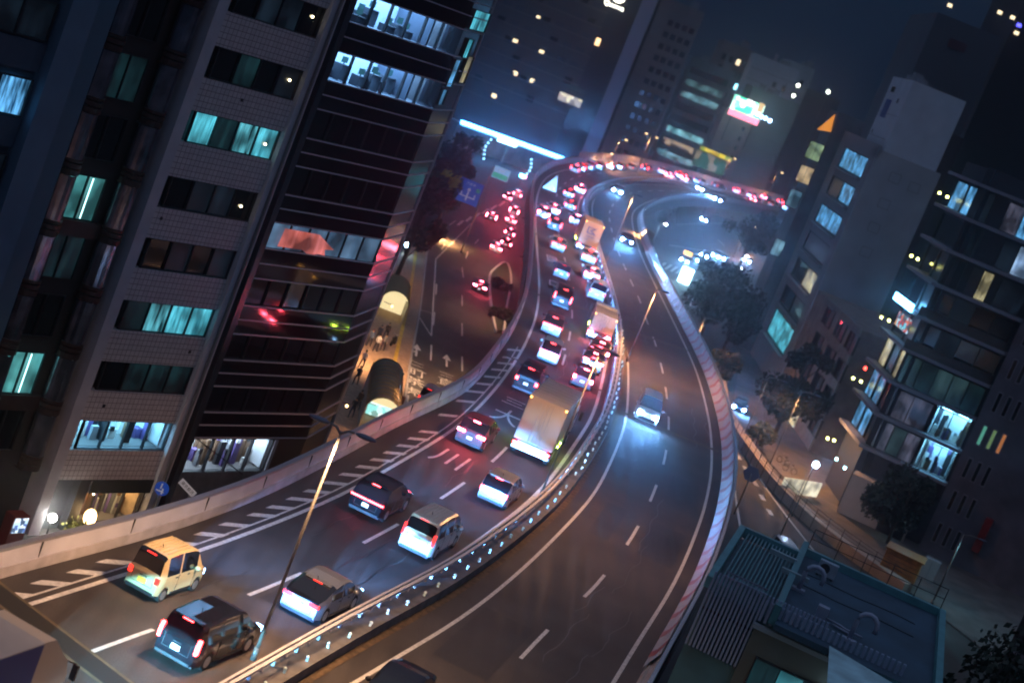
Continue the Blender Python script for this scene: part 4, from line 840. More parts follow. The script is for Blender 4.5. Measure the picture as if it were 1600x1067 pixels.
MB().tube([(.2, .05, 0), (.2, .05, z)], .04, 8).build('pole', POLE, b); M = Matrix.Translation((0, 0, z)) @ Matrix.Rotation(R(26), 4, 'Y'); MB().box(-.5, .5, -.03, .02, -.17, .17, 0, M).build('panel', SW, b)
text_obj('東京都渋', .2, FRAME, b, M @ Matrix(((1, 0, 0, 0), (0, 0, 1, -.036), (0, 1, 0, 0), (0, 0, 0, 1))))
# overhead direction signs
def gantry_sign(px, py, Y, w, h, m, label, kids, base=SZ, side=1):
    a = at(px, py, Y); t = thing('direction_sign', label, 'sign', (a.x - side * w * .6, Y, base)); z = a.z - base; cx = side * w * .6
    MB().tube([(0, .2, 0), (0, .2, z + h * .3)], .12, 8).tube([(0, .2, z + h * .2), (cx, .2, z + h * .2)], .07, 6).tube([(0, .2, z - h * .2), (cx, .2, z - h * .2)], .07, 6).build('pole', POLE, t)
    bevel(MB().box(cx - w / 2, cx + w / 2, -.04, .1, z - h / 2, z + h / 2).build('panel', m, t), .03); kids(t, cx, z); return t
def k1(t, cx, z):
    mb = MB()
    for a, b, c, d in ((-.1, .1, -1.2, .2), (-1.0, 1.1, -.75, -.60), (-.9, -.75, -.75, -.2), (.9, 1.05, -.75, -.1)): mb.box(cx + a, cx + b, -.055, -.045, z + c, z + d)
    mb.poly([(cx - .3, -.055, z + .2), (cx + .3, -.055, z + .2), (cx, -.055, z + .6)]); mb.build('route_lines', SW, t)
    text_obj('六本木', .45, SW, t, Matrix(((1, 0, 0, cx + .0), (0, 0, 1, -.06), (0, 1, 0, z + 1.05), (0, 0, 0, 1)))); MB().box(cx + .9, cx + 1.4, -.055, -.045, z + .3, z + .8).build('route_shield', mat('sign_green', (.02, .25, .16), .4, emit=(.03, .35, .2), es=.3), t)
gantry_sign(732, 300, 235, 3.3, 3.1, SB, 'large blue direction sign with white route lines beside the street trees', k1, side=-1)
def k2_(t, cx, z): MB().box(cx - 1.3, cx + 1.3, -.055, -.045, z - .9, z - .05).build('green_field', mat('sign_green2', (.01, .22, .16), .4, emit=(.02, .4, .28), es=.7), t); text_obj('外苑', .5, SW, t, Matrix(((1, 0, 0, cx), (0, 0, 1, -.06), (0, 1, 0, z + .45), (0, 0, 0, 1))))
gantry_sign(783, 272, 300, 2.8, 2.0, mat('sign_cyan', (.2, .35, .5), .4, emit=(.3, .5, .8), es=.6), 'half blue half green direction sign under the lit canopy', k2_)
a = at(841, 355, 225); t = thing('road_sign', 'round dark green sign on the left parapet near the bend', 'sign', (a.x, 225, 0)); MB().tube([(0, .06, 0), (0, .06, a.z)], .05, 8).build('pole', POLE, t); MB().tube([(0, -.03, a.z), (0, .03, a.z)], .95, 20).build('disc', mat('sign_green3', (.01, .16, .12), .4, emit=(.01, .2, .15), es=.4), t); MB().box(-.12, .12, -.05, -.035, a.z - .4, a.z + .4).build('numeral', SW, t)
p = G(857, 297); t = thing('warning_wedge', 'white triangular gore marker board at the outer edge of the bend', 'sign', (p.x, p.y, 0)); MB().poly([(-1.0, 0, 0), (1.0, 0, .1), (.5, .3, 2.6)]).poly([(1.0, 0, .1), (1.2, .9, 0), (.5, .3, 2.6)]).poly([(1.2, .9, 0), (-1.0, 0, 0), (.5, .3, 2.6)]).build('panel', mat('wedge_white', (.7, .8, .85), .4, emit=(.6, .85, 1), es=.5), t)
# sign back on the right kerb
p = G(1147, 803, SZ); a = at(1185, 745, p.y); t = thing('road_sign', 'grey hexagonal sign seen from behind on a slim pole over the merging road', 'sign', (p.x, p.y, SZ)); z = a.z - SZ
MB().tube([(0, 0, 0), (0, 0, z)], .07, 8).build('pole', POLE, t); MB().tube([(0, .05, z), (0, .1, z)], .75, 6).build('disc', mat('sign_back', (.22, .24, .34), .5), t)
#PART5
# ================================================================== buildings on the left
class Bld:
    def __init__(s, F, name, label, cat='building', base=SZ, q=0, group=None):
        s.F = F; s.q = q; s.b = base; x, y = F.pt(q); s.t = thing(name, label, cat, (x, y, base), F.rz, group)
    def box(s, mb, s0, s1, y0, y1, z0, z1, mi=0): return mb.box(s0 - s.q, s1 - s.q, y0, y1, z0 - s.b, z1 - s.b, mi)
    def part(s, name, m, s0, s1, y0, y1, z0, z1, par=None): 
        return s.box(MB(), s0, s1, y0, y1, z0, z1).build(name, m, par or s.t)
    def window(s, s0, s1, z0, z1, panes, fm=None, dep=.14, div=.06, sill=True, y=0.0, pane_mats=None, frame=.07):
        """frame with its panes set back in the wall face"""
        fm = fm or FRAME; mb = MB(); y0, y1 = y - .03, y + dep
        for a, b, c, d in ((s0, s1, z0 - frame, z0), (s0, s1, z1, z1 + frame), (s0 - frame, s0, z0 - frame, z1 + frame), (s1, s1 + frame, z0 - frame, z1 + frame)): s.box(mb, a, b, y0, y1, c, d)
        n = len(panes); xs = [s0 + (s1 - s0) * k / n for k in range(n + 1)]
        for xx in xs[1:-1]: s.box(mb, xx - div / 2, xx + div / 2, y0 - .01, y1, z0, z1)
        w = mb.build('window', fm, s.t)
        for k, m in enumerate(panes):
            o = MB().poly([(xs[k] - s.q, y + dep * .6, z0 - s.b), (xs[k + 1] - s.q, y + dep * .6, z0 - s.b), (xs[k + 1] - s.q, y + dep * .6, z1 - s.b), (xs[k] - s.q, y + dep * .6, z1 - s.b)]).build('pane', m, w)
        return w
    def room(s, s0, s1, z0, z1, y0, dep, wall, ceil, seed=1, n=12, props=None, warm=False):
        """a real shallow room behind the glass: floor, back wall, lit ceiling panels and furnishings"""
        rr = random.Random(seed); s.part('room_back_wall', wall, s0, s1, y0 + dep, y0 + dep + .08, z0 - .05, z1 + .1); s.part('room_floor', DARKF, s0, s1, y0, y0 + dep, z0 - .12, z0 - .05)
        s.part('room_side_wall', wall, s0 - .05, s0, y0, y0 + dep, z0, z1); s.part('room_side_wall', wall, s1, s1 + .05, y0, y0 + dep, z0, z1)
        mb = MB(); k = max(2, int((s1 - s0) / 1.3))
        for i in range(k): s.box(mb, s0 + (s1 - s0) * (i + .2) / k, s0 + (s1 - s0) * (i + .8) / k, y0 + .25, y0 + dep - .25, z1 + .03, z1 + .06)
        mb.build('ceiling_light', ceil, s.t); mb = MB(); H = z1 - z0
        for i in range(n):
            x = rr.uniform(s0 + .1, s1 - .3); yy = y0 + rr.uniform(.3, dep - .3); w = rr.uniform(.12, .55); h = H * rr.choice([.25, .35, .5, .75, .9]); s.box(mb, x, min(s1, x + w), yy, yy + rr.uniform(.1, .4), z0 - .05, z0 + h, rr.randrange(5))
            if rr.random() < .5: s.box(mb, x - .05, x + w * .5, yy - .05, yy + .05, z0 + h * .8, z0 + h + .15, rr.randrange(5))
        if warm:
            for i in range(9):
                x = rr.uniform(s0 + .2, s1 - .2); mb.ball((x - s.q, y0 + rr.uniform(.2, dep - .3), z1 - s.b - rr.uniform(.1, .5)), .06, 6, 5, 5)
        mb.build('furnishings', [FRAME, mat('prop_grey', (.25, .27, .3), .6), mat('prop_brown', (.16, .09, .05), .6), mat('prop_violet', (.12, .08, .25), .6), mat('prop_pale', (.6, .6, .58), .6), emi('small_bulb', (1, .75, .4), 14)], s.t)
DARKF = mat('room_floor', (.12, .11, .11), .6); CLR = clear_glass(); RW = mat('room_wall_white', (.7, .74, .78), .7, nscale=.8, namt=.1); RWW = mat('room_wall_warm', (.5, .36, .22), .7, nscale=1.5, namt=.35)
CE_C = emi('ceiling_cyan', (.25, .70, 1), 22); CE_W = emi('ceiling_warm', (1, .62, .28), 14); CE_P = emi('ceiling_pale', (.66, .84, 1), 22)
TEAL_C = striped('curtain_teal', (.004, .03, .04), (.16, .70, .85), .8, 2.6); CYAN_C = striped('curtain_cyan', (.01, .14, .20), (.15, .80, 1.0), .95, 2.0)
BLUE_C = striped('curtain_blue', (.006, .035, .09), (.14, .50, .95), 1.25, 4.2); DIM_T = striped('dim_teal', (.002, .005, .007), (.008, .035, .042), .7, 1.2); DIM_B = striped('dim_blue', (.001, .002, .004), (.006, .013, .022), .8, .8)
OFF_C = clutter('office_lit', [(.25, .75, 1), (.6, .95, 1), (.02, .08, .14), (.7, 1, 1), (.03, .2, .3), (.5, .9, 1)], 1.5, 1.3)
SHOPW = clutter('shop_warm', [(.9, .55, .2), (.25, .12, .04), (1, .8, .45), (.05, .04, .03), (.7, .6, .5), (.3, .35, .5), (1, .7, .35)], 1.1, 2.2)
SHOPC = clutter('shop_cool', [(.85, .95, 1), (.5, .45, .6), (.9, 1, 1), (.12, .10, .2), (.6, .8, .85), (.25, .18, .5), (1, .95, .9)], 1.25, 1.9)
WARMP = striped('curtain_warm', (.10, .08, .03), (.9, .8, .45), .9, 2.0); MINT = striped('lit_mint', (.07, .36, .38), (.15, .62, .62), .7, .8)
TILE = tiles('wall_tile', (.56, .52, .54), (.16, .13, .14), 1.7); PIL = mat('pillar_grey', (.46, .45, .50), .55, nscale=1, namt=.1)
T = Fac((-18.7, 86.6), 32.5)
# -- tiled pencil building
b = Bld(T, 'office_building', 'narrow tiled office building with seven rows of four-pane windows behind the parapet')
CD = mat('core_dark', (.03, .03, .035), .8); b.part('wall', CD, -.15, 6.7, .45, 9.5, -2.6, 33); b.part('wall', CD, -.15, 6.7, 2.7, 9.5, SZ, -2.6); b.part('wall', CD, -.15, 6.7, .45, 2.7, -6.6, -4.4); b.part('wall', CD, -.15, 2.3, .45, 2.7, SZ, -6.6)
b.room(.6, 6.6, -4.24, -2.8, .5, 2.1, RW, CE_C, 3, 16); b.room(2.4, 6.6, -8.6, -6.85, .5, 2.0, RWW, CE_W, 8, 26, warm=True)
b.part('pillar', PIL, -.92, -.2, -.25, 9.5, SZ, 33); b.part('pillar', PIL, 6.72, 7.5, -.25, 9.5, SZ, 33)
lit = {-4.30: [CLR, CLR, CLR, CLR], -1.02: [DGLASS, DIM_T, DIM_T, DIM_T], 2.31: [DIM_T, TEAL_C, CYAN_C, CYAN_C], 5.66: [DGLASS, DIM_B, DGLASS, DIM_B], 8.94: [DGLASS, DIM_B, DIM_B, DGLASS], 12.37: [CYAN_C, DIM_T, TEAL_C, CYAN_C], 15.70: [DGLASS, DIM_T, DGLASS, DIM_B], 19.07: [DGLASS, DIM_B, DIM_B, DGLASS], 22.4: [DGLASS] * 4, 25.75: [DGLASS] * 4}
zs = sorted(lit)
for k, z in enumerate(zs):
    b.part('tile_wall', TILE, -.2, 6.72, -.02, .45, (-6.0 if k == 0 else zs[k - 1] + 1.64), z)
    b.part('ledge', PIL, -.2, 6.72, -.06, .42, z - .10, z - .003) if False else None
    b.window(.55, 6.66, z + .06, z + 1.58, lit[z], y=.10)
b.part('tile_wall', TILE, -.2, 6.72, -.02, .45, 27.4, 33)
for px, py in ((455, 127), (491, 28), (417, 227), (379, 324)):
    q_, z_ = T.hit(px, py); MB().ball((q_, .12, z_ + 9), .07, 8, 6).build('downlight', emi('downlight_cream', (1, .85, .5), 10), b.t)
for k, (q_, z_) in enumerate(((.5, 8.3), (5.8, 1.4), (3.0, 15.0), (1.2, -1.9))): b.part('wall_vent', DARK, q_, q_ + .16, -.05, -.02, z_, z_ + .16)
b.part('drain_pipe', mat('drain', (.16, .15, .16), .5), 7.1, 7.22, -.42, -.27, SZ, 33)
# ground floor: lit entrance wall on the left, warm shop on the right
b.part('entrance_wall', mat('entrance_panel', (.35, .55, .58), .5, emit=(.25, .6, .65), es=.30), .0, 1.6, .9, 1.0, SZ, -6.0)
text_obj('ビル南', .5, FRAME, b.t, Matrix(((1, 0, 0, .85), (0, 0, 1, .88), (0, 1, 0, 1.9), (0, 0, 0, 1))))
b.part('pillar', DARK, 1.6, 2.3, .0, 1.0, SZ, -6.0); b.part('shop_sign', DARK, 2.3, 6.7, -.1, .1, -6.75, -6.0)
b.window(2.4, 6.6, -8.6, -6.8, [CLR, CLR, CLR], y=.2)
a = T.pt(.25, -.3); ln = thing('ground_lamp', 'white glaring lamp at the entrance of the tiled building', 'lamp', (a[0], a[1], SZ)); MB().ball((0, 0, 1.0), .22, 10, 8).build('bulb', emi('bulb_warmwhite', (1, .95, .85), 120), ln); MB().tube([(0, 0, 0), (0, 0, .9)], .05, 6).build('pole', DARK, ln)
a = T.pt(2.75, -.35); ln = thing('paper_lantern', 'warm glowing lantern hanging at the left end of the warm shop', 'lantern', (a[0], a[1], -8.0)); MB().ball((0, 0, 0), .34, 12, 8, sc=(1, 1, 1.35)).build('shade', emi('lantern_glow', (1, .62, .25), 9), ln); MB().tube([(0, 0, .44), (0, 0, 1.4)], .02, 5).build('cord', BLACK, ln)
a = T.pt(1.7, -.8); o = thing('bush', 'small yellowish bush between the entrance and the warm shop', 'plant', (a[0], a[1], SZ))
lv = MB(); rr = random.Random(3)
for k in range(160):
    v = Vector((rr.gauss(0, .25), rr.gauss(0, .25), .6 + rr.gauss(0, .22))); n = Vector((rr.uniform(-1, 1), rr.uniform(-1, 1), rr.uniform(-1, 1))).normalized(); u = n.orthogonal().normalized() * .09; w = n.cross(u)
    lv.poly([v - u, v + w, v + u, v - w])
lv.build('foliage', mat('leaf_yellow', (.14, .13, .02), .7), o); MB().tube([(0, 0, 0), (0, 0, .5)], .03, 5).build('stem', DARK, o)
# drain pipes in the gap between the tiled and the glass building
a = T.pt(8.1, .4); o = thing('pipe_shaft', 'dark vertical pipe shaft in the gap right of the tiled building', 'pipe', (a[0], a[1], SZ), T.rz)
MB().box(-.45, 1.0, .4, 6, 0, 40).build('shaft_wall', mat('shaft', (.035, .025, .03), .5), o); MB().tube([(-.1, 0, 0), (-.1, 0, 40)], .22, 10).tube([(.45, .1, 0), (.45, .1, 40)], .18, 10).build('pipe', mat('pipe_dark', (.06, .045, .05), .3, .5), o)
# -- dark building with half-round glass bays
BV = mat('bay_band', (.045, .022, .018), .35, nscale=2); BG = mat('bay_glass', (.40, .36, .42), .16, .92, nscale=1.5, namt=.5)
b = Bld(T, 'bay_building', 'dark building with half-round glass bays and two lit mint green windows', q=-6.4)
b.part('wall', mat('bay_wall', (.03, .022, .02), .6), -6.4, -.98, .9, 10, SZ, 33)
for k in range(-1, 12):
    z = -1.70 + k * 3.05; m = MINT if k in (0, 3) else DIM_T if k in (2, 5) else DGLASS
    b.window(-5.15, -2.9, z, z + 2.15, [m, m], y=.8, frame=.05)
    if m is MINT: b.part('tube_lamp', emi('tube_ice', (.5, 1, 1), 3), -3.75, -3.70, .76, .80, z + .05, z + 2.1); b.part('spandrel', BV, -5.3, -2.2, .62, .9, z - .85, z - .06)
    for cx, rr_ in ((-5.75, .62), (-1.75, .60)):
        n = 10; g_ = MB(); bnd = MB()
        for (z0, z1, ro, mbx) in ((z - .02, z + 2.2, rr_, g_), (z - .80, z - .52, rr_ + .05, bnd), (z - .46, z - .24, rr_ + .05, bnd), (z - .18, z - .03, rr_ + .05, bnd)):
            for j in range(n):
                t0, t1 = math.pi * j / n, math.pi * (j + 1) / n
                mbx.poly([(cx + 6.4 - ro * math.cos(t0), .6 - ro * math.sin(t0), z0 + 9), (cx + 6.4 - ro * math.cos(t1), .6 - ro * math.sin(t1), z0 + 9), (cx + 6.4 - ro * math.cos(t1), .6 - ro * math.sin(t1), z1 + 9), (cx + 6.4 - ro * math.cos(t0), .6 - ro * math.sin(t0), z1 + 9)], 0, True)
                if mbx is bnd: mbx.poly([(cx + 6.4 - ro * math.cos(t0), .6 - ro * math.sin(t0), z1 + 9), (cx + 6.4 - ro * math.cos(t1), .6 - ro * math.sin(t1), z1 + 9), (cx + 6.4, .6, z1 + 9)])
        g_.build('bay_window', BG, b.t); bnd.build('bay_band', BV, b.t)
        b.part('bay_floor', BV, cx - rr_ * .9, cx + rr_ * .9, .3, .9, z - .9, z - .82)
# -- blue column and dark windows at the far left
b = Bld(T, 'corner_building', 'blue-grey building with a wide flat column at the left edge of the picture', q=-16)
b.part('wall', mat('navy_wall', (.05, .07, .10), .7), -16, -9.3, .5, 10, SZ, 33); b.part('column', mat('column_blue', (.10, .17, .25), .6, nscale=1, namt=.1), -9.35, -7.9, -.35, 9, SZ, 33); b.part('column', mat('column_blue2', (.07, .14, .20), .5), -7.86, -6.45, .1, 9, SZ, 33)
for k in range(-1, 10):
    z = -2.6 + k * 3.55; lit_ = k == 6
    pm_ = striped('lit_pale_blue', (.10, .26, .34), (.2, .48, .58), .8, .6)
    b.window(-14.8, -9.6, z + .3, z + 1.95, ([DGLASS, DIM_B, DIM_B] if not lit_ else [pm_, pm_, pm_]) if k != 4 else [DGLASS, DIM_B, BLUE_C], y=.2, div=.12); b.part('spandrel', mat('spandrel_navy', (.05, .07, .11), .6), -15, -9.4, .25, .5, z - 1.2, z + .15)
# parked scooter-like ad box and dark shopfront at bottom left
a = T.pt(-3.0, -1.6); o = thing('vending_machine', 'small lit vending machine at the lower left behind the parapet', 'machine', (a[0], a[1], SZ), T.rz); bevel(MB().box(-.5, .5, 0, .7, 0, 1.8).build('cabinet', mat('red_brown', (.18, .03, .02), .4), o), .03); MB().box(-.42, .42, -.02, .0, .9, 1.7).build('display', clutter('vend', [(.1, .2, .5), (.6, .8, 1), (.05, .1, .2), (.8, .9, 1)], 1.2, 4), o)
# -- glass building with ribbon windows
D = Fac((-12.6, 96.0), 30.5); RB_ = mat('ribbon_trim', (.50, .45, .50), .4, .3); SPG = mat('spandrel_glass', (.010, .007, .010), .07, 0, spec=.9)
b = Bld(D, 'glass_building', 'dark glass office building with thin pale ribs and lit upper floors, left of the street', q=-2.9)
CX, CY = D.pt(6.95); C7 = Fac((CX, CY), 7)
base = []
b.part('corner_post', mat('post_steel', (.16, .17, .20), .25, .8), -3.35, -2.9, -.1, .6, SZ, 34)
LITC = mat('office_wall_lit', (.62, .68, .75), .6); OFF2 = striped('lobby_blue', (.05, .11, .20), (.12, .22, .36), .8, .5)
lv_open = [20.5, 17.3]
wz = [-3.0 + .0] + []
tops = [-3.38 + 3.2 * k for k in range(0, 12)]
tops = [-3.38, -.29, 2.79, 6.03, 9.25, 12.45, 15.66, 18.85, 22.05, 25.25, 28.45, 31.65]
zb_ = [-1.85, 1.26, 4.45, 7.75, 10.82, 14.02, 17.25, 20.48, 23.7, 26.9, 30.1]
for i in range(len(zb_)):
    z0 = tops[i]; z1 = zb_[i]; zt_ = tops[i + 1]        # spandrel z0..z1, window z1..zt_
    b.part('spandrel', SPG, -2.9, 6.95, 0, .3, z0, z1)
    mb = MB()
    for z in (z0, (z0 + z1) / 2, z1): b.box(mb, -2.9, 6.97, -.07, .02, z - .035, z + .035)
    mb.build('rib', RB_, b.t)
    if zt_ in (18.85, 22.05):
        mb = MB()
        for k in range(1, 6): b.box(mb, -2.9 + k * 1.6 - .04, -2.9 + k * 1.6 + .04, .02, .2, z1, zt_)
        b.box(mb, -2.9, 6.95, .1, .11, z1 - .0, z1 + .02); w_ = mb.build('window', FRAME, b.t); b.box(MB(), -2.88, 6.93, .12, .13, z1 + .03, zt_ - .03).build('pane', CLR, w_)
        b.part('office_back_wall', LITC, -2.9, 6.9, 3.0, 3.1, z1 - .1, zt_ + .1); b.part('office_floor', mat('office_floor', (.2, .22, .25), .6), -2.9, 6.95, .3, 3.0, z1 - .12, z1 - .02); b.part('ceiling_light', emi('office_ceiling', (.30, .60, 1), 11), -2.9, 6.9, .5, 2.9, zt_ + .04, zt_ + .08)
        b.part('partition', mat('partition_dark', (.10, .12, .16), .6), 4.6, 4.75, .4, 3.0, z1, zt_)
        b.part('office_wall', LITC, -2.9, -2.8, .3, 3.0, z1, zt_)
    else:
        pm = [OFF2] * 6 if abs(zt_ - 9.25) < .1 else [SPG] * 6
        b.window(-2.85, 6.9, z1 + .04, zt_ - .04, pm, y=.05, frame=.0 + .03, div=.05)
# building mass behind
b.part('core', mat('core_dark2', (.02, .02, .025), .8), -2.9, 6.9, 3.2, 9, SZ, 34); b.part('side_wall', CONC_D, -2.9, -2.75, .3, 3.3, SZ, 17.1); b.part('shop_back', CONC_D, -2.8, 6.9, 2.6, 3.2, SZ, -3.4); b.part('core_low', mat('core_dark2', (.02, .02, .025), .8), -2.7, 6.9, .35, 3.2, -3.4, 17.1)
# pink reflection in the glass, painted as a glowing patch
o = MB().poly([(q + 2.9, -.02, z + 9) for q, z in ((-1.9, 7.95), (.2, 7.95), (.9, 7.7), (1.7, 7.85), (2.3, 7.8), (2.1, 8.15), (2.9, 8.2), (2.2, 8.5), (1.2, 8.95), (-1.8, 9.0))]).build('pink_reflection', striped('reflection_pink', (.55, .10, .06), (1, .28, .28), .8, 1.0), b.t)
# shop at its foot
b.part('shop_floor', CONC_D, -2.8, 4.4, -.02, 1.4, SZ, -5.5)
b.window(-2.7, 4.0, -5.45, -3.5, [CLR] * 4, y=.05, div=.1); b.room(-2.7, 4.0, -5.42, -3.62, .3, 2.2, RW, CE_P, 5, 34); b.part('shop_pier', mat('pier_brown', (.11, .065, .045), .5), 4.1, 6.95, .0, .3, SZ, -3.42); b.part('metal_corner', STEEL, 4.1, 4.35, -.1, .02, -6, -3.5)
o = MB(); o.tube([(-2.7 + 2.9, -.12, 5.6), (2.9 + 2.2, -.12, 3.4)], .035, 5).build('cable', BLACK, b.t)
# chamfered corner face, its own local frame
x0, y0 = CX, CY; ch = thing('x', '', '', (0, 0, 0)); bpy.data.objects.remove(ch)
cb_ = Bld(C7, 'glass_corner_bay', 'mirror-like chamfered corner bay on the right of the dark glass building')
cb_.part('wall', mat('mirror_corner', (.25, .24, .26), .10, .9), .0, 5.2, .0, 1.0, -3.4, 34); cb_.part('edge_post', STEEL, 5.2, 5.35, -.1, .3, SZ, 34); cb_.part('base_wall', mat('pier_brown2', (.09, .07, .07), .5), .0, 5.2, .02, .8, SZ, -3.42); cb_.part('core', CONC_D, .5, 5.2, 1.0, 7.0, SZ, 34)
mb = MB()
for i in range(len(zb_)):
    for z in (tops[i], (tops[i] + zb_[i]) / 2, zb_[i]): cb_.box(mb, .03, 5.2, -.06, .0, z - .035, z + .035)
mb.build('rib', RB_, cb_.t)
for (s0, s1, z0, z1, m) in ((-0, 1.4, 17.6, 18.5, BLUE_C), (.3, 2.0, 18.7, 20.3, BLUE_C), (.5, 5.1, 22.2, 23.3, CYAN_C), (1.6, 3.2, 20.5, 21.6, CYAN_C), (3.2, 5.0, 19.0, 20.6, WARMP)): cb_.window(s0 + .1, s1, z0, z1, [m], y=-.12, frame=.03)
# furniture in the lit offices
DESK = mat('desk_dark', (.05, .055, .07), .6)
rr = random.Random(11)
for fl, zf in ((0, 17.14), (1, 20.37)):
    for k in range(7):
        q = -2.2 + k * 1.0 + rr.uniform(-.2, .2); y = rr.uniform(.7, 2.0); hgt = rr.choice([.55, .75, 1.1]) ; x_, y_ = D.pt(q, y)
        o = thing('office_desk', '%s desk from the left behind the lit windows of the %s office floor' % (ORD[k], ('lower', 'upper')[fl]), 'desk', (x_, y_, zf), D.rz, 'desks behind the lit office windows')
        MB().box(-.4, .4, -.3, .3, hgt * .9 - .05, hgt * .9).box(-.4, -.36, -.3, .3, 0, hgt * .9 - .05).box(.36, .4, -.3, .3, 0, hgt * .9 - .05).build('desk_top', DESK, o); MB().box(-.25, .25, -.02, .02, hgt * .9 + .08, hgt * .9 + .42).box(-.03, .03, -.03, .03, hgt * .9, hgt * .9 + .1).build('monitor', mat('monitor_teal', (.02, .05, .06), .3, emit=(.1, .4, .5), es=.3), o)
#PART6
# ================================================================== trees
BARK = mat('bark', (.06, .045, .03), .9, nscale=4, bump=.5)
LEAF = mat('leaf_dark', (.015, .026, .013), .7, nscale=.8, namt=.5); LEAFY = mat('leaf_lit', (.20, .20, .02), .7, nscale=2)
def tree(x, y, z, H, Rc, label, seed=1, n=2600, leaf=None, lsz=.28, group=None, base=.35, name='street_tree'):
    rr = random.Random(seed); t = thing(name, label, 'tree', (x, y, z), 0, group); mb = MB()
    mb.tube([(0, 0, 0), (rr.uniform(-.2, .2), rr.uniform(-.2, .2), H * .35), (rr.uniform(-.4, .4), rr.uniform(-.4, .4), H * .7)], H * .022, 8, r2=H * .010)
    cl_ = []
    for k in range(13):
        a = rr.uniform(0, 6.283); q = rr.uniform(.25, .95) * Rc; h = H * rr.uniform(base, .92); q *= math.sin(math.pi * min(.95, max(.2, (h / H - base * .6) / (1.02 - base * .6)))) + .15
        c = Vector((q * math.cos(a), q * math.sin(a), h)); cl_.append((c, Rc * rr.uniform(.28, .50))); s = Vector((0, 0, h * rr.uniform(.4, .7)))
        mb.tube([s, s.lerp(c, .5) + Vector((0, 0, .2)), c], H * .008, 5, r2=H * .003)
    mb.build('trunk', BARK, t); lv = MB()
    for k in range(n):
        c, r = cl_[rr.randrange(len(cl_))]; d = Vector((rr.gauss(0, 1), rr.gauss(0, 1), rr.gauss(0, .8))).normalized() * r * rr.uniform(.35, 1.08); v = c + d
        nn = Vector((rr.uniform(-1, 1), rr.uniform(-1, 1), rr.uniform(-.3, 1))).normalized(); u = nn.orthogonal().normalized(); w = nn.cross(u); s = lsz * rr.uniform(.6, 1.3); u *= s; w *= s * .6
        lv.poly([v - u, v + w, v + u, v - w])
    lv.build('crown', leaf or LEAF, t); return t
GT = 'dark trees by the crossing on the right'
def tree_px(px, py, tpx, tpy, Rc, label, z=SZ, **k):
    p = G(px, py, z); a = at(tpx, tpy, p.y); return tree(p.x, p.y, z, a.z - z, Rc, label, **k)
tree_px(1095, 525, 1150, 418, 4.2, 'wide dark tree nearest the crossing, left of the grey building', seed=3, n=4200)
tree_px(1125, 560, 1180, 455, 3.8, 'dark tree behind the orange lamp, between the crossing tree and the tall one', seed=4, n=3600)
tree_px(1205, 690, 1282, 535, 3.4, 'tall dark tree in front of the concrete block with square windows', seed=5, n=5200)
tree_px(1118, 600, 1146, 548, 1.7, 'low brownish tree beside the chevron barrier', seed=6, n=2600)
tree_px(1385, 850, 1425, 728, 3.3, 'round dark tree covering the white annex doorway', seed=7, n=5200)
tree_px(1180, 700, 1200, 665, 1.5, 'small leafy shrub beside the lit doorway', seed=8, n=900, name='shrub', leaf=mat('leaf_mid', (.07, .09, .03), .7, nscale=1))
tree_px(1150, 428, 1200, 325, 4.5, 'dark narrow tree at the right end of the bend', seed=9, n=2600)
a = at(1640, 980, 78); tree(a.x, 78, SZ, 16, 4.0, 'huge black tree filling the lower right corner', seed=10, n=9000, lsz=.2)
a = at(1010, 330, 360)
for i, (x, y, H, r_, lb) in enumerate(((-14.6, 196, 13, 3.2, 'tall dark street tree right of the glass building'), (-15.0, 236, 12, 3.2, 'dark street tree behind the blue direction sign'), (-17.2, 262, 13, 3.2, 'dark street tree hidden behind the two taller ones on the left'))): tree(x, y, SZ, H, r_, lb, seed=20 + i, n=4200)
a = at(700, 280, 232); t = tree(a.x, 232, a.z - 2.2, 3.2, 1.5, 'yellow-green lit branch tip sticking out above the blue sign', seed=33, n=420, leaf=mat('leaf_lime', (.35, .36, .02), .6, emit=None), lsz=.25)
spot((a.x + 2, 226, a.z - 6), (a.x, 232, a.z), 900, (1, .95, .4), 50, .5, t, .2, 'uplight')
# hedge in the island
tree_px(782, 500, 784, 486, 1.3, 'low dark bush on the island beside the parapet', seed=41, n=900, name='shrub'); tree_px(780, 455, 783, 440, 1.2, 'low dark bush at the tip of the island', seed=42, n=900, name='shrub')
# ================================================================== buildings on the right
GW = mat('wall_grey', (.42, .45, .49), .75, nscale=.35, namt=.12); GW2 = mat('wall_front_grey', (.26, .26, .29), .6, nscale=.5, namt=.1); PENT = mat('penthouse_white', (.62, .68, .76), .7, nscale=.5, namt=.08)
F1 = Fac((33, 224), 177)
b = Bld(F1, 'apartment_building', 'tall grey building with wide curtained windows and a big blank side wall', q=-26)
b.part('wall', GW2, -26, 0, 0.3, 8.2, SZ, 24)
b.part('side_wall', GW, -.0, .25, .0, 8.3, SZ, 24.0)
b.part('roof_parapet', GW2, -26, .25, .0, .3, 22.9, 24.5)
rows = [(19.85, 22.35, [BLUE_C]), (15.95, 18.3, [DIM_B, BLUE_C]), (11.9, 14.3, [BLUE_C]), (7.9, 10.3, [DIM_B]), (3.9, 6.4, [DGLASS, WARMP]), (-.1, 2.3, [DGLASS, DIM_B]), (-4.6, -1.2, [CYAN_C])]
for z0, z1, pm in rows:
    b.window(-21.2, -3.6, z0, z1, pm, y=.05, dep=.25, div=.3, frame=.15)
b.part('front_wall', GW2, -26, -21.4, .0, .3, SZ, 24); b.part('front_wall', GW2, -3.4, 0, .0, .3, SZ, 24)
lo = SZ
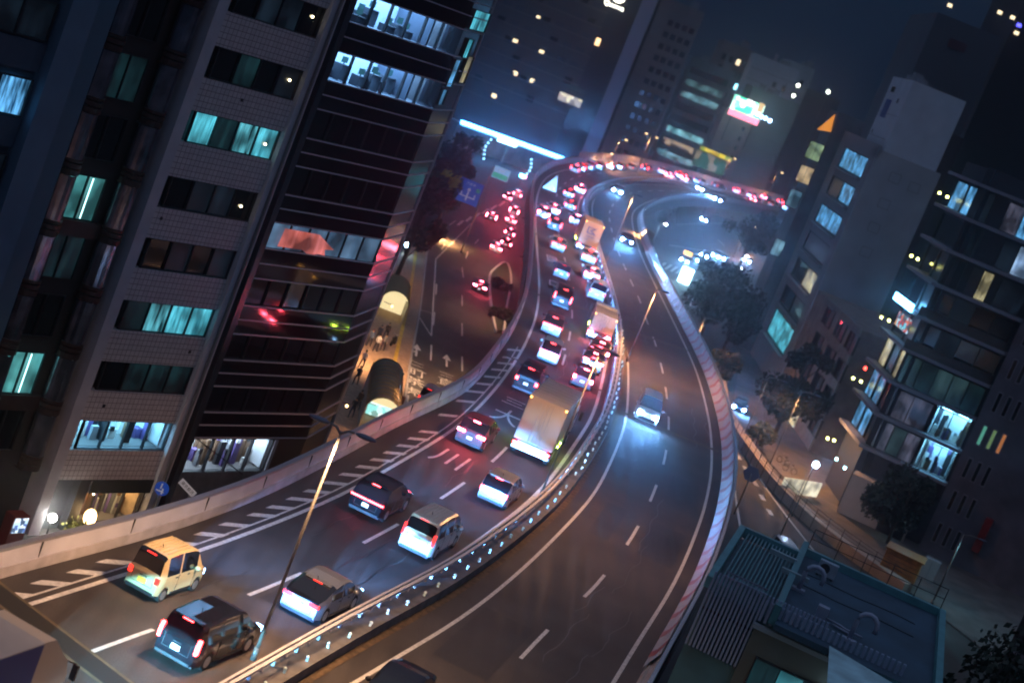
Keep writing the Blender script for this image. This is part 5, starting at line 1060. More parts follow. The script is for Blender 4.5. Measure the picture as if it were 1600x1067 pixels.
for z0, z1, pm in sorted(rows):
    b.part('spandrel', GW2, -21.4, -3.4, .05, .3, lo, z0 - .15); b.part('balcony_slab', GW2, -21.6, -3.2, -.55, .05, z0 - .45, z0 - .25); lo = z1 + .15
b.part('spandrel', GW2, -21.4, -3.4, .05, .3, lo, 22.9)
for px, py in ((1395, 285), (1378, 325), (1362, 362), (1350, 400), (1425, 300)):
    q_, z_ = SF0.hit(px, py) if False else (Fac((33, 224), 90).hit(px, py)); fm_ = MB()
    for a_, b_, c_, d_ in ((-.7, .7, -.06, .0), (-.7, .7, 1.1, 1.16), (-.7, -.64, 0, 1.1), (.64, .7, 0, 1.1)): fm_.box(.26, .30, q_ + a_, q_ + b_, z_ + 9 + c_, z_ + 9 + d_) if False else fm_.box(a_ , b_, -.02, .0, c_, d_)
    w3 = Fac((33, 224), 90).pt(q_); o_ = fm_.build('wall_frame', mat('wall_mark', (.16, .17, .18), .7), b.t); o_.matrix_world = Matrix.Translation((w3[0], w3[1] - .27, z_)); o_.parent = None; o_.parent = b.t; o_.matrix_parent_inverse = Matrix.LocRotScale(Vector((b.F.pt(b.q)[0], b.F.pt(b.q)[1], SZ)), Matrix.Rotation(b.F.rz, 3, 'Z'), None).inverted()
# faint framed marks on the blank wall
SF = Fac((33.25, 223.9), 90)
b.part('penthouse', PENT, -13, .1, .6, 7.6, 24, 33.2); b.part('penthouse_window', DGLASS, -10.5, -8.5, .5, .62, 31.2, 31.9); b.part('roof_emblem', mat('emblem_blue', (.03, .10, .35), .5), -10.6, -7.6, .5, .6, 27.8, 30.2); b.part('roof_rail', DARK, -20, .2, .1, .16, 25.3, 25.36)
for s_, w_, z_, h_ in ((-12.5, .9, 33.2, .9), (-9, 1.4, 33.2, 1.3), (-5, .8, 33.2, .7), (-16, 1.2, 24, 1.2), (-19, .9, 24, .8)): b.part('roof_plant', mat('plant_grey', (.22, .23, .25), .7), s_, s_ + w_, 2, 3.2, z_, z_ + h_)
b.part('wall_joint', mat('joint_line', (.25, .27, .3), .7), -13, .1, .585, .6, 28.4, 28.46); b.part('wall_joint', mat('joint_line', (.25, .27, .3), .7), -6.5, -6.44, .585, .6, 24, 33.2); b.part('vent_louvre', DARK, -4.5, -3.7, .56, .6, 30, 30.6); b.part('vent_louvre', DARK, -11.8, -11.2, .56, .6, 25.5, 26.0)
# lit orange top corner and three small windows of the block behind
F2 = Fac((30.0, 251), 90); b = Bld(F2, 'apartment_building', 'narrow dark block with yellow-green, cream and blue lit windows behind the grey building')
b.part('wall', mat('wall_dim', (.14, .15, .17), .8, nscale=.4), .0, 4.0, .3, 12, SZ, 26.5)
for (p0, p1, m) in (((1259, 222), (1287, 252), striped('lit_green', (.2, .32, .18), (.36, .5, .28), .8, 1)), ((1245, 260), (1271, 287), striped('lit_cream', (.35, .26, .14), (.7, .5, .28), .9, 1)), ((1229, 298), (1252, 324), striped('lit_steel', (.05, .14, .22), (.15, .35, .45), .8, 1)), ((1205, 375), (1226, 400), striped('lit_steel2', (.08, .2, .3), (.25, .5, .6), .8, 1))):
    q0, z0 = F2.hit(p0[0], (p0[1] + p1[1]) / 2); q1, z1 = F2.hit(p1[0], (p0[1] + p1[1]) / 2); zc = (z0 + z1) / 2; b.window(min(q0, q1) + .15, max(q0, q1) - .15, zc - 1.15, zc + 1.15, [m, m], y=.2)
q, z = F2.hit(1294, 190); MB().poly([(q - 1.0, -.06, z - 1.6 + 9), (q + .9, -.06, z - 1.2 + 9), (q + .5, -.06, z + 1.3 + 9)]).build('lit_awning', mat('awning_orange', (.5, .2, .04), .6, emit=(1, .35, .05), es=.8), b.t)
# concrete block with square windows
P = G(1262, 706, SZ); F3 = Fac((P.x, P.y), 175)
b = Bld(F3, 'concrete_building', 'low brownish concrete block with a grid of square dark windows behind the tall tree', q=-9)
q1, z1 = F3.hit(1346, 515); q0, z0 = F3.hit(1290, 464); b.part('wall', mat('wall_brown', (.20, .17, .16), .8, nscale=.7), -26, q1, .2, 9, SZ, z1)
for (a0, a1, zt) in (((1286, 485), (1300, 505), 0), ((1305, 505), (1318, 526), 0), ((1322, 524), (1336, 545), 0)):
    c0, zz0 = F3.hit((a0[0] + a1[0]) / 2, (a0[1] + a1[1]) / 2)
    for k in range(4): b.window(c0 - 2.2, c0 + 2.2, zz0 - 1.0 - 3.3 * k, zz0 + 1.0 - 3.3 * k, [DGLASS, DIM_B], y=.05, dep=.2)
b.part('corner_pipe', CONC, q1 - .3, q1 - .1, .0, .2, SZ, z1); 
c0, zz0 = F3.hit(1236, 662); b.part('lit_doorway', striped('door_warm', (.6, .45, .2), (1, .85, .5), 1.3, 1.5), c0 - 2.6, c0 + 1.2, .05, .19, SZ + .2, -5.6)
tree(F3.pt(-4, 6)[0], F3.pt(-4, 6)[1], z1, 2.4, 2.2, 'dark roof garden shrub on top of the concrete block', seed=51, n=900, name='shrub', base=.1)
# balcony building with ribbon slabs
K = Fac((35, 170), 108); KC = Fac((35, 170), 175); SLAB = mat('balcony_slab', (.26, .27, .33), .6, nscale=1, namt=.1); KW = mat('wall_night', (.035, .038, .055), .7)
BRT = clutter('lit_bright', [(.3, .85, 1), (.8, 1, 1), (.02, .12, .18), (.6, .95, 1), (.05, .3, .4), (.9, 1, 1)], 1.7, .9)
b = Bld(K, 'balcony_building', 'dark building with wrap-round pale balcony slabs and blue-lit rooms at right')
b.part('core', KW, .0, 12, 3.6, 14, SZ, 26.5); b.part('inner_wall', KW, 0, 4.75, 1.0, 3.6, SZ, 26.5); b.part('inner_wall', KW, 8.3, 12, 1.0, 3.6, SZ, 26.5); b.part('inner_wall', KW, 4.75, 8.3, 1.0, 3.6, 4.5, 26.5); b.part('inner_wall', KW, 4.75, 8.3, 1.0, 3.6, SZ, -2.3)
b.room(5.0, 8.2, -2.15, .8, 1.0, 2.4, RW, CE_C, 21, 12); b.room(4.9, 8.2, 1.25, 4.0, 1.0, 2.4, RW, CE_C, 22, 12); kc = Bld(KC, 'balcony_building_bay', 'angled left bay of the balcony building with striped blue curtains', q=-10.4)
kc.part('core', KW, -10.4, -.4, 1.0, 6, SZ, 26.3)
pit = 3.38; DIM_G = striped('dim_green', (.004, .012, .014), (.02, .045, .05), 1.0, .8); PINKB = striped('lit_mauve', (.015, .02, .035), (.10, .10, .15), 1.0, 2.6)
for k in range(9):
    z = -2.2 + pit * k
    b.part('balcony_slab', SLAB, -.35, 8.6, -.25, 1.0, z - .32, z); kc.part('balcony_slab', SLAB, -10.6, .1, -.25, 1.0, z - .32, z)
    if k == 8: continue
    if k == 0: w_ = [(.6, 4.6, [PINKB, DIM_G, PINKB]), (5.4, 8.1, [CLR, CLR])]
    elif k == 1: w_ = [(.6, 4.4, [PINKB, PINKB]), (4.9, 8.0, [CLR, CLR])]
    elif k == 2: w_ = [(.3, 8.2, [DIM_G, DIM_T, DIM_G, DIM_G, DIM_T])]
    elif k == 5: w_ = [(.3, 1.8, [DGLASS]), (2.6, 4.6, [mat('dark_blind', (.1, .1, .1), .6), WARMP]), (5.4, 8, [DIM_B])]
    elif k == 6: w_ = [(.3, 1.8, [DGLASS]), (1.2, 2.0, [DIM_B]), (4.2, 7.2, [DIM_B, striped('lit_lilac', (.12, .22, .42), (.45, .68, 1), 1.0, 1.4)])]
    elif k == 7: w_ = [(-.0, 1.7, [DIM_B]), (3.2, 6.4, [PINKB, BLUE_C])]
    else: w_ = [(.3, 8.2, [DGLASS, DIM_B, DGLASS, DGLASS])]
    for s0, s1, pm in w_: b.window(s0, s1, z + .05, z + 2.75, pm, y=.8, dep=.18, div=.1)
    km = {0: [BLUE_C, BLUE_C, DIM_B], 1: [BLUE_C, BLUE_C, DIM_B], 2: [WARMP, DIM_G, WARMP], 7: [BLUE_C, BLUE_C], 6: [DGLASS]}.get(k, [DGLASS, DIM_B])
    kc.window(-10, -1.0, z + .05, z + 2.75, km, y=.8, dep=.18, div=.4)
    b.part('balcony_rail', mat('rail_glass', (.02, .022, .03), .15), -.3, 8.5, -.22, -.18, z, z + .9) if k in (3, 4) else None
for k, (px, py) in enumerate(((1380, 497), (1392, 502), (1336, 592), (1348, 597), (1296, 686), (1306, 689), (1471, 303), (1483, 309), (1427, 401), (1437, 406))):
    q, z = KC.hit(px, py); kc.box(MB(), q - .12, q + .12, -.3, -.1, z - .12, z + .12).build('downlight', emi('lamp_yellow', (.9, .9, .25), 14), kc.t)
for px, py in ((1310, 718), (1323, 732)):
    q, z = KC.hit(px, py); kc.box(MB(), q - .12, q + .12, -.3, -.1, z - .12, z + .12).build('downlight', emi('lamp_ice', (.4, .9, 1), 14), kc.t)
q0, z0 = KC.hit(1400, 475); q1, z1 = KC.hit(1430, 487)
kc.box(MB(), q0, q1, -.5, -.3, z1 - .2, z1 + .55).build('neon_sign', emi('neon_ice', (.15, .55, 1), 18), kc.t)
q0, z0 = KC.hit(1405, 500); q1, z1 = KC.hit(1425, 515); kc.box(MB(), q0, q1, -.32, -.28, z1 - .6, z1 + .8).build('menu_board', clutter('menu', [(.5, .2, .05), (.1, .5, .6), (.05, .05, .05), (.6, .05, .05), (.02, .02, .02), (.4, .7, .8)], 1.2, 2.5), kc.t)
kc.part('red_lamp', emi('red_dot', (1, .05, .03), 12), -9.6, -9.3, -.3, -.1, 3.4, 3.7)
# slotted tower right of it
SL = mat('wall_mauve', (.15, .135, .165), .8, nscale=.6); b = Bld(K, 'stair_tower', 'windowless mauve tower with groups of rounded vertical slots, far right', q=9)
b.part('wall', SL, 8.7, 22, -.6, 12, SZ, 30)
for k in range(-2, 6):
    for j in range(3):
        z = .0 + 3.38 * k; s = 9.7 + j * .95
        lm = emi('slot_lit%d' % j, ((.2, .8, .6), (.3, .5, .2), (1, .35, .1))[j], .35) if k == 1 else DGLASS
        mb = MB(); b.box(mb, s - .26, s + .26, -.66, -.6, z - 1.05, z + 1.05); fr = mb.build('slot_frame', mat('slot_rim', (.26, .24, .28), .7), b.t)
        o = b.box(MB(), s - .15, s + .15, -.68, -.64, z - .92, z + .92).build('slot_window', lm, fr)
b.part('red_sign', mat('sign_dull_red', (.25, .02, .02), .5), 13.2, 13.9, -1.4, -.6, -6.8, -3.4)
# dark apartment block at the right edge with small balconies
b = Bld(Fac((42, 128), 120), 'apartment_building', 'black block with small balconies cut by the right edge of the picture')
b.part('wall', mat('wall_black', (.03, .03, .04), .8), 0, 14, .6, 10, SZ, 32)
for k in range(10): b.part('balcony', mat('balcony_dull', (.10, .09, .11), .7), .5, 3.2, -.5, .6, -6.5 + 3.1 * k, -5.5 + 3.1 * k)
# white annex with a cyan-lit window
P = G(1306, 800, SZ); F4 = Fac((P.x, P.y), 104); b = Bld(F4, 'annex', 'small white-walled annex with a cyan-lit window at the foot of the balcony building')
b.part('wall', mat('annex_white', (.45, .40, .36), .7, nscale=1, namt=.08), 0, 6.8, 0, 5, SZ, -4.9); b.window(4.2, 6.4, -7.6, -6.2, [OFF_C, OFF_C], y=-.1); b.part('door', DARK, 4.0, 6.6, -.12, -.02, SZ, -7.7); b.part('vent_panel', mat('vent_mauve', (.25, .22, .26), .6), 1.6, 3.2, -.04, -.004, -6.9, -5.9)
# ================================================================== merging road on the right
wl = smooth(PL([(1128, 600), (1143, 660), (1200, 745), (1262, 812), (1330, 868), (1420, 930)], SZ)); wall = thing('low_wall', 'broad pale retaining wall along the right side of the merging road', 'wall')
band('wall_body', wl, [(0, 0), (1.15, 0), (1.15, 1.0), (0, 1.0)], mat('wall_orange', (.34, .27, .22), .8, nscale=.8, namt=.2), wall)
rs = thing('railing', 'thin dark metal railing above the pale retaining wall', 'railing'); W2 = offs(wl, 1.7); pw = Path(W2)
rl = MB()
for h in (.5, .8, 1.1): rl.tube([p + Vector((0, 0, 1.0 + h)) for p in W2], .025, 5)
rl.build('rail', DARK, rs); q = 0
while q < pw.L: 
    p = pw.p(q)[0]; MB().tube([(p.x, p.y, SZ), (p.x, p.y, SZ + 2.15)], .035, 5).build('railing_post', DARK, rs); q += 2.2
ms = MB()
for px, py in ((1154, 714), (1165, 732), (1180, 755), (1191, 777), (1203, 800)):
    p = G(px, py, SZ); d = (G(1203, 800, SZ) - G(1154, 714, SZ)).normalized(); line([p - d * .9, p + d * .9], .5, SZ + .006, ms)
EL = smooth(PL([(1136, 660), (1190, 752), (1262, 848), (1330, 930)], SZ)); line(EL, .2, SZ + .006, ms); line(smooth(PL([(1133, 640), (1140, 700), (1150, 780), (1160, 840), (1176, 900)], SZ)), .2, SZ + .006, ms)
tag(ms.build('side_road_markings', PAINT), kind='structure')
yd = MB(); P = [G(*q, SZ) for q in [(1143, 640), (1262, 802), (1420, 925), (1600, 1067), (1700, 900), (1500, 700), (1300, 700), (1200, 560), (1160, 540)]]
for t in tessellate_polygon([P]): yd.poly([(P[i].x, P[i].y, SZ + .10) for i in t])
tag(fixn(yd.build('yard_paving', mat('yard', (.12, .105, .10), .85, nscale=.6, namt=.35))), kind='structure')
p = G(1146, 643, SZ); car('compact', 'navy', (p.x + .9, p.y + 3.8), (-.12, -.99), 'oncoming dark car with two blue-white headlights on the merging road', ground=SZ, head=HEAD, beam=1600, tail=TAILD)
p = G(1212, 862, SZ); car('compact', 'white', (p.x, p.y), (.20, -.98), 'white car on the merging road half hidden by the teal roof', ground=SZ, tail=TAILD)
# yard things: storage shed, white ad sign, bikes
p = G(1398, 905, SZ + .1); o = thing('storage_shed', 'orange-brown wooden shed with plank walls behind the teal roof', 'shed', (p.x, p.y, p.z), R(-16)); bevel(MB().box(-1.6, 1.6, -1.3, 1.3, 0, 2.5).build('wall', mat('plank_orange', (.40, .18, .045), .7, nscale=2), o), .03)
mb = MB()
for k in range(6): mb.box(-1.3, 1.3, -1.33, -1.3, .35 + k * .36, .38 + k * .36)
mb.build('plank_gap', DARK, o); bevel(MB().box(-1.75, 1.75, -1.45, 1.45, 2.5, 2.62).build('roof', mat('shed_roof', (.36, .16, .04), .6), o), .02)
spot((p.x + .5, p.y - 4, -4), (p.x, p.y, -7.5), 700, SOD, 80, .6, o, .2, 'shed_fill')  # spot without a fixture, added to brighten the shed
p = G(1445, 905, SZ + .1); o = thing('cabinet', 'grey steel utility cabinet right of the orange shed', 'cabinet', (p.x, p.y, p.z), R(-16)); bevel(MB().box(-.7, .7, -.5, .5, 0, 2.0).build('body', mat('cabinet_grey', (.25, .25, .28), .5), o), .03); MB().box(-.01, .01, -.52, -.5, .1, 1.9).build('door_gap', DARK, o)
p = G(1245, 775, SZ + .1); o = thing('ad_board', 'glowing white and cream leaning board in the yard under the blue lamp', 'board', (p.x, p.y, p.z), R(45)); MB().box(-3.0, 3.0, -.06, .06, .2, 1.7).build('panel', striped('ad_lit', (.55, .5, .35), (1, .92, .7), 1.0, .8), o); MB().box(-2.8, -2.7, -.05, .05, 0, .2).box(2.7, 2.8, -.05, .05, 0, .2).build('leg', DARK, o)
for i, (px, py) in enumerate(((1192, 672), (1200, 655), (1222, 725), (1232, 738))):
    p = G(px, py, SZ + .1); o = thing('bicycle', ORD[i] + ' bicycle parked along the thin railing, counted from the near end', 'bicycle', (p.x, p.y, p.z), R(30 + 10 * i), 'bicycles parked along the railing')
    for y in (-.5, .5):
        m_ = MB()
        pts = [(0, y + .32 * math.cos(a_ * .524), .33 + .32 * math.sin(a_ * .524)) for a_ in range(13)]; m_.tube(pts, .025, 5).build('wheel', BLACK, o)
    MB().tube([(0, -.5, .33), (0, -.15, .75), (0, .35, .75), (0, .5, .33)], .02, 5).tube([(-.25, .38, 1.0), (.25, .38, 1.0)], .015, 5).tube([(0, .35, .75), (0, .38, 1.0)], .015, 5).build('frame', STEEL, o); MB().box(-.07, .07, -.28, -.05, .84, .9).build('saddle', BLACK, o)
# ================================================================== crossing inside the loop (z = street)
xm = MB()
def xl(a, b, w): A = G(*a, SZ); B = G(*b, SZ); line([A, B], w, SZ + .006, xm)
for k in range(7): xl((1062 + k * 8, 437 + k * 2.6), (1066 + k * 8, 429 + k * 2.6), .45)
for k in range(6): xl((1030 + k * 9, 418 + k * 3), (1040 + k * 9, 411 + k * 3), .5)
xl((1046, 383), (1110, 394), .3); xl((1122, 375), (1132, 384), .25); xl((1088, 456), (1078, 478), .2)
for k in range(16): xl((1058 + k * 6.5, 349 + (k - 8) ** 2 * .03), (1061 + k * 6.5, 349.5 + (k - 8) ** 2 * .03), .6)
tag(xm.build('crossing_markings', PAINT), kind='structure')
def xcar(kind, col, px, py, d, label, **k):
    p = G(px, py, SZ); d = Vector(d).normalized(); K_ = KIND[kind]; return car(kind, col, (p.x - d.x * K_['L'], p.y - d.y * K_['L']), d, label, ground=SZ, **k)
GX = 'cars with headlights waiting at the crossing'
for i, (px, py, kd, cl2) in enumerate(((1067, 412, 'sedan', 'white'), (1083, 410, 'compact', 'silver'), (1098, 404, 'sedan', 'black'), (1116, 405, 'taxi', 'white'), (1125, 407, 'sedan', 'grey'), (1165, 412, 'compact', 'white'), (1098, 347, 'sedan', 'black'))):
    xcar(kd, cl2, px, py, (-.25, -1, 0), ORD[i] + ' car from the left facing us with blue-white headlights inside the bend', group=GX, head=HEAD, beam=1200 if i < 3 else 500, tail=None, lod=1)
a = at(1072, 430, 300); o = thing('billboard', 'small overexposed white-cyan lit panel at the crossing', 'sign', (a.x, 300, SZ)); MB().box(-.95, .95, -.1, .1, a.z + 9 - 1.4, a.z + 9 + 1.2).build('panel', emi('panel_hot', (.45, .85, 1), 30), o); MB().tube([(0, .2, 0), (0, .2, a.z + 9 + .5)], .12, 6).build('pole', POLE, o)
a = at(1075, 396, 340); o = thing('direction_sign', 'small amber lit sign over the crossing', 'sign', (a.x, 340, SZ)); MB().box(-.85, .85, -.1, .1, a.z + 9 - .35, a.z + 9 + .35).build('panel', emi('panel_amber', (1, .5, .05), 3), o); MB().tube([(0, .2, 0), (0, .2, a.z + 9 + .3)], .1, 6).build('pole', POLE, o)
for i, (px, py, Y) in enumerate(((1033, 348, 330), (1150, 417, 320), (1092, 442, 290), (1160, 398, 330))):
    a = at(px, py, Y); street_lamp((a.x, Y, SZ), a.z - SZ, (1,), ['white lamp low under the inner barrier of the bend', 'small teal-white lamp among the crossing trees', 'blue-white lamp at the left edge of the big crossing tree', 'white lamp in the treetops right of the crossing'][i], power=1800, col=(.55, .85, 1), r=.09, reach=.5, es=200)
rd = thing('central_statue', 'pale twisted sculpture on the round island inside the bend', 'statue', tuple(G(1045, 345, SZ))); MB().tube([(0, 0, 0), (0, 0, 1.2)], 1.4, 12).build('plinth', CONC, rd)
mb = MB()
for k in range(5): mb.tube([(math.cos(k * 1.25) * .9, math.sin(k * 1.25) * .9, 1.2), (math.cos(k * 1.25 + 1) * .5, math.sin(k * 1.25 + 1) * .5, 2.8), (math.cos(k * 1.25 + 2) * .8, math.sin(k * 1.25 + 2) * .8, 4.4)], .16, 7)
mb.build('figure', mat('statue_pale', (.5, .5, .5), .5), rd)
# ================================================================== teal roof building, lower right
RZ = 6.0
A = G(1163, 822, RZ); Bp = G(1268, 842, RZ); Cc = G(1468, 962, RZ); F5 = Fac((A.x, A.y), 101.2)
TEAL = mat('roof_teal', (.08, .26, .28), .5, 0, nscale=1, namt=.2); TE2 = mat('rail_teal', (.06, .20, .22), .4); FLOORR = mat('roof_floor', (.022, .06, .095), .7, nscale=.6, namt=.3)
b = Bld(F5, 'rooftop_building', 'dark teal flat-roofed building with slatted plant deck in the lower right corner')
def fq(px, py, z=RZ): 
    g_ = G(px, py, z); v = Vector((g_.x - F5.P.x, g_.y - F5.P.y)); return v.dot(F5.d), v.x * -F5.d.y * 1 + v.y * F5.d.x
q1, y1 = fq(1268, 842); q2, y2 = fq(1468, 962); q3, y3 = fq(1325, 1040); q4, y4 = fq(1110, 900); q5, y5 = fq(1462, 1067)
Lw = (q2 + fq(1462, 1067)[0]) / 2; yA = 0.0; yB = y4          # deck from q=0..q1, floor from q1..Lw
yf = fq(1040, 1000)[1]
b.part('wall', mat('wall_teal', (.05, .13, .16), .6, nscale=.8), 0.05, Lw - .05, yB + .1, .0, SZ, RZ - .6)
b.part('roof_slab', FLOORR, q1, Lw, yB - 1.2, 1.2, RZ - .6, RZ - .35)
b.part('roof_edge', TEAL, q1, Lw, 1.2, 1.5, RZ - .6, RZ); b.part('roof_edge', TEAL, Lw - .0, Lw + .3, yB - 1.2, 1.5, RZ - .6, RZ); b.part('roof_edge', TE2, q1 - .3, q1, yB - .6, 1.5, RZ - .6, RZ + .25)
b.part('roof_edge', TEAL, .0, q1 - .3, -.15, .15, RZ - .5, RZ); b.part('roof_edge', TEAL, -.2, .1, yB, .15, RZ - .5, RZ); b.part('deck_floor', BLACK, .1, q1 - .3, yB, -.15, RZ - 1.4, RZ - 1.3)
for k in range(14):
    s = .35 + k * (q1 - .8) / 13
    b.part('deck_slat', TE2, s - .03, s + .03, yB + .1, -.15, RZ - .35, RZ - .18)
for (s, y) in ((1.6, -3.2), (2.4, -5.6)): b.part('tube_light', mat('tube_pale', (.3, .4, .42), .4, .5), s, s + 1.3, y, y + .22, RZ + .1, RZ + .3)
lad = MB()
for k in range(8): b.box(lad, .5 + k * .22, .54 + k * .22, yB + .9, yB + 1.7, RZ, RZ + .06)
for y in (yB + .9, yB + 1.7): b.box(lad, .4, 2.3, y, y + .06, RZ, RZ + .08)
lad.build('ladder', mat('ladder_grey', (.20, .22, .28), .5, .5), b.t)
# corrugated screen walls: left and front
yF = yB - .1
for k in range(30):
    s = .05 + k * .17 * 1.0
    b.part('screen_slat', mat('slat_blue', (.24, .30, .42), .5), s, s + .09, yF - .12, yF, RZ - 3.0 if s < 2.4 else RZ - .55, RZ + .35)
for k in range(34):
    s = 2.4 + k * .24
    if s < Lw - 1.2: b.part('screen_slat', mat('slat_blue', (.24, .30, .42), .5), s, s + .12, yF - .25, yF - .1, RZ - .75, RZ + .15)
b.part('beam', mat('beam_pale', (.25, .30, .33), .5), 2.3, Lw - .5, yF - .5, yF - .26, RZ - 1.05, RZ - .85); b.part('front_wall', mat('front_khaki', (.10, .11, .09), .7), 2.4, Lw, yF - .24, yF + .2, SZ, RZ - 1.05)
b.window(3.0, 7.2, RZ - 4.2, RZ - 2.2, [DIM_T, striped('lit_pool', (.02, .12, .15), (.06, .25, .30), .9, .8), DIM_T, striped('lit_pool', (.02, .12, .15), (.06, .25, .30), .9, .8)], y=yF - .4)
b.part('canopy', mat('canopy_cyan', (.25, .5, .55), .5), 8.6, Lw + .2, yF - 3.0, yF - .3, RZ - 2.4, RZ - 2.2)
gp = F5.pt(6.6, yF - .9); o = thing('wall_lamp', 'small white-blue lamp on the front wall of the teal building', 'lamp', (gp[0], gp[1], RZ - 2.4), 0); MB().ball((0, 0, 0), .11, 10, 8).build('bulb', emi('bulb_ice', (.55, .8, 1), 60), o); MB().tube([(0, 0, .08), (0, .5, .3)], .03, 5).build('bracket', DARK, o); l = spot((0, -.2, 0), (0, -.2, -3), 350, (.4, .85, 1), 160, .8, o, .15, 'lamp_light')
gp = F5.pt(9.6, yF - 2); o = thing('wall_lamp', 'cyan floodlight on the low canopy of the teal building', 'lamp', (gp[0], gp[1], RZ - .9), 0); MB().box(-.25, .25, -.1, .1, -.08, .08).build('bulb', emi('flood_cyan', (.3, .9, 1), 8), o); spot((0, 0, -.12), (0, 0, -4), 420, (.3, .85, 1), 150, .8, o, .15, 'lamp_light')
mb = MB(); pp = [G(*q, RZ - .3) for q in ((1296, 1008), (1350, 1040), (1452, 1100), (1290, 1100))]; mb.poly(pp); fixn(mb.build('canopy_panel', mat('canopy_pale', (.35, .55, .58), .5, nscale=1), None)); o = S.collection.objects[-1]; o.parent = b.t; o.matrix_parent_inverse = Matrix.LocRotScale(Vector((F5.P.x, F5.P.y, SZ)), Matrix.Rotation(F5.rz, 3, 'Z'), None).inverted()
pz = G(1370, 1110, RZ + 1.6); o = thing('floodlight', 'added cyan floodlight out of view at the edge of the teal roof', 'lamp', (pz.x, pz.y, RZ - .35)); MB().tube([(0, 0, 0), (0, 0, 1.9)], .04, 6).build('pole', DARK, o); MB().box(-.2, .2, -.08, .08, 1.85, 2.0).build('lamp_head', DARK, o); spot((0, 0, 1.8), (-.4, 1.2, 0), 380, (.25, .85, 1), 120, .9, o, .15, 'lamp_light')  # lamp added below the view to lighten this roof corner
for k, (s, y) in enumerate(((q1 + 1.2, -1.2),)):
    g_ = F5.pt(s, y); o = thing('condenser_unit', ['pale condenser box by the deck edge on the dark roof', 'second condenser box on the dark roof, right of the first', 'condenser box near the right edge of the dark roof'][k], 'equipment', (g_[0], g_[1], RZ - .35), F5.rz); bevel(MB().box(-.45, .45, -.18, .18, .08, .75).build('casing', mat('unit_pale', (.28, .34, .40), .6, nscale=3, namt=.2), o), .02); MB().tube([(-.12, -.19, .42), (-.12, -.175, .42)], .24, 14).build('fan_grille', DARK, o); MB().box(-.4, -.3, -.2, .2, 0, .08).box(.3, .4, -.2, .2, 0, .08).build('foot', DARK, o)
mb = MB()
for k in range(2):
    y_ = -2.2 - k * 2.3; pts = [(q1 + .3 + j * .9, y_ + .12 * math.sin(j * 1.7 + k), RZ + 9 - .33) for j in range(7)]; mb.tube(pts, .02, 5)
mb.build('roof_cable', BLACK, b.t)
# vent pipes
PG = mat('vent_grey', (.30, .33, .42), .45, .3)
def goose(q, y, h, label):
    x_, y_ = F5.pt(q, y); o = thing('vent_pipe', label, 'pipe', (x_, y_, RZ - .35), F5.rz); pts = [(0, 0, 0), (0, 0, h)] + [(.42 - .42 * math.cos(a_ * .52), 0, h + .42 * math.sin(a_ * .52)) for a_ in range(1, 7)] + [(.84, 0, h - .25)]; MB().tube(pts, .11, 10).build('pipe', PG, o); MB().box(-.3, .3, -.2, .2, 0, .12).build('base_plate', PG, o)
qa, ya = fq(1330, 990); goose(qa, ya, 1.0, 'pale goose-neck vent pipe standing on the dark flat roof'); qa, ya = fq(1238, 905); goose(qa + .4, ya, .9, 'darker goose-neck pipe at the edge of the slatted deck')
qa, ya = fq(1285, 955); x_, y_ = F5.pt(qa, ya); o = thing('roof_unit', 'small grey equipment box with pipework on the dark flat roof', 'equipment', (x_, y_, RZ - .35), F5.rz); bevel(MB().box(-.25, .25, -.2, .2, 0, .6).build('box', PG, o), .03); MB().tube([(.25, 0, .15), (.9, -.1, .15), (1.1, -.3, .15), (1.9, -.4, .15)], .05, 6).tube([(.6, -.3, .1), (1.5, -.6, .1)], .05, 6).build('pipework', PG, o)
ral = thing('railing', 'thin dark railing along the back edge of the teal roof', 'railing', (F5.pt(q1, 1.35)[0], F5.pt(q1, 1.35)[1], RZ), F5.rz); mb = MB()
for h in (.5, 1.0): mb.tube([(0, 0, h), (Lw - q1, 0, h)], .02, 5)
mb.build('rail', DARK, ral)
for k in range(6): MB().tube([(k * (Lw - q1) / 5, 0, 0), (k * (Lw - q1) / 5, 0, 1.0)], .025, 5).build('railing_post', DARK, ral)
# ================================================================== far buildings
def far(name, label, pl, pr, ptop, Y, m, depth=30, base=SZ, az=90, cat='building', group=None):
    """block whose left/right edges pass through pixels pl/pr at depth Y and whose top is at ptop"""
    A_ = at(pl[0], pl[1], Y); F_ = Fac((A_.x, Y), az); q, z = F_.hit(*pr); zt = F_.hit(*ptop)[1]; bb = Bld(F_, name, label, cat, base); bb.part('wall', m, 0, q, 0, depth, base, zt); bb.w = q; bb.zt = zt; bb.FF = F_; return bb
def grid(bb, s0, s1, z0, z1, nx, nz, m_of, wx=.7, wz=.5, y=-.12):
    dx = (s1 - s0) / nx; dz = (z1 - z0) / nz
    for j in range(nz):
        for i in range(nx):
            m = m_of(i, j)
            if m is None: continue
            a0 = s0 + dx * (i + .5 - wx / 2); c0 = z0 + dz * (j + .5 - wz / 2); mb = MB(); bb.box(mb, a0 - .08, a0 + dx * wx + .08, y + .04, y + .11, c0 - .08, c0 + dz * wz + .08); fr = mb.build('window', FRAME, bb.t); bb.box(MB(), a0, a0 + dx * wx, y + .01, y + .035, c0, c0 + dz * wz).build('pane', m, fr)
rr = random.Random(9)
WPT = emi('win_warm_point', (1, .8, .5), 2.2); DK = mat('facade_dark', (.035, .03, .03), .7, nscale=.2); DK2 = mat('facade_umber', (.085, .062, .052), .7, nscale=.1, namt=.3)
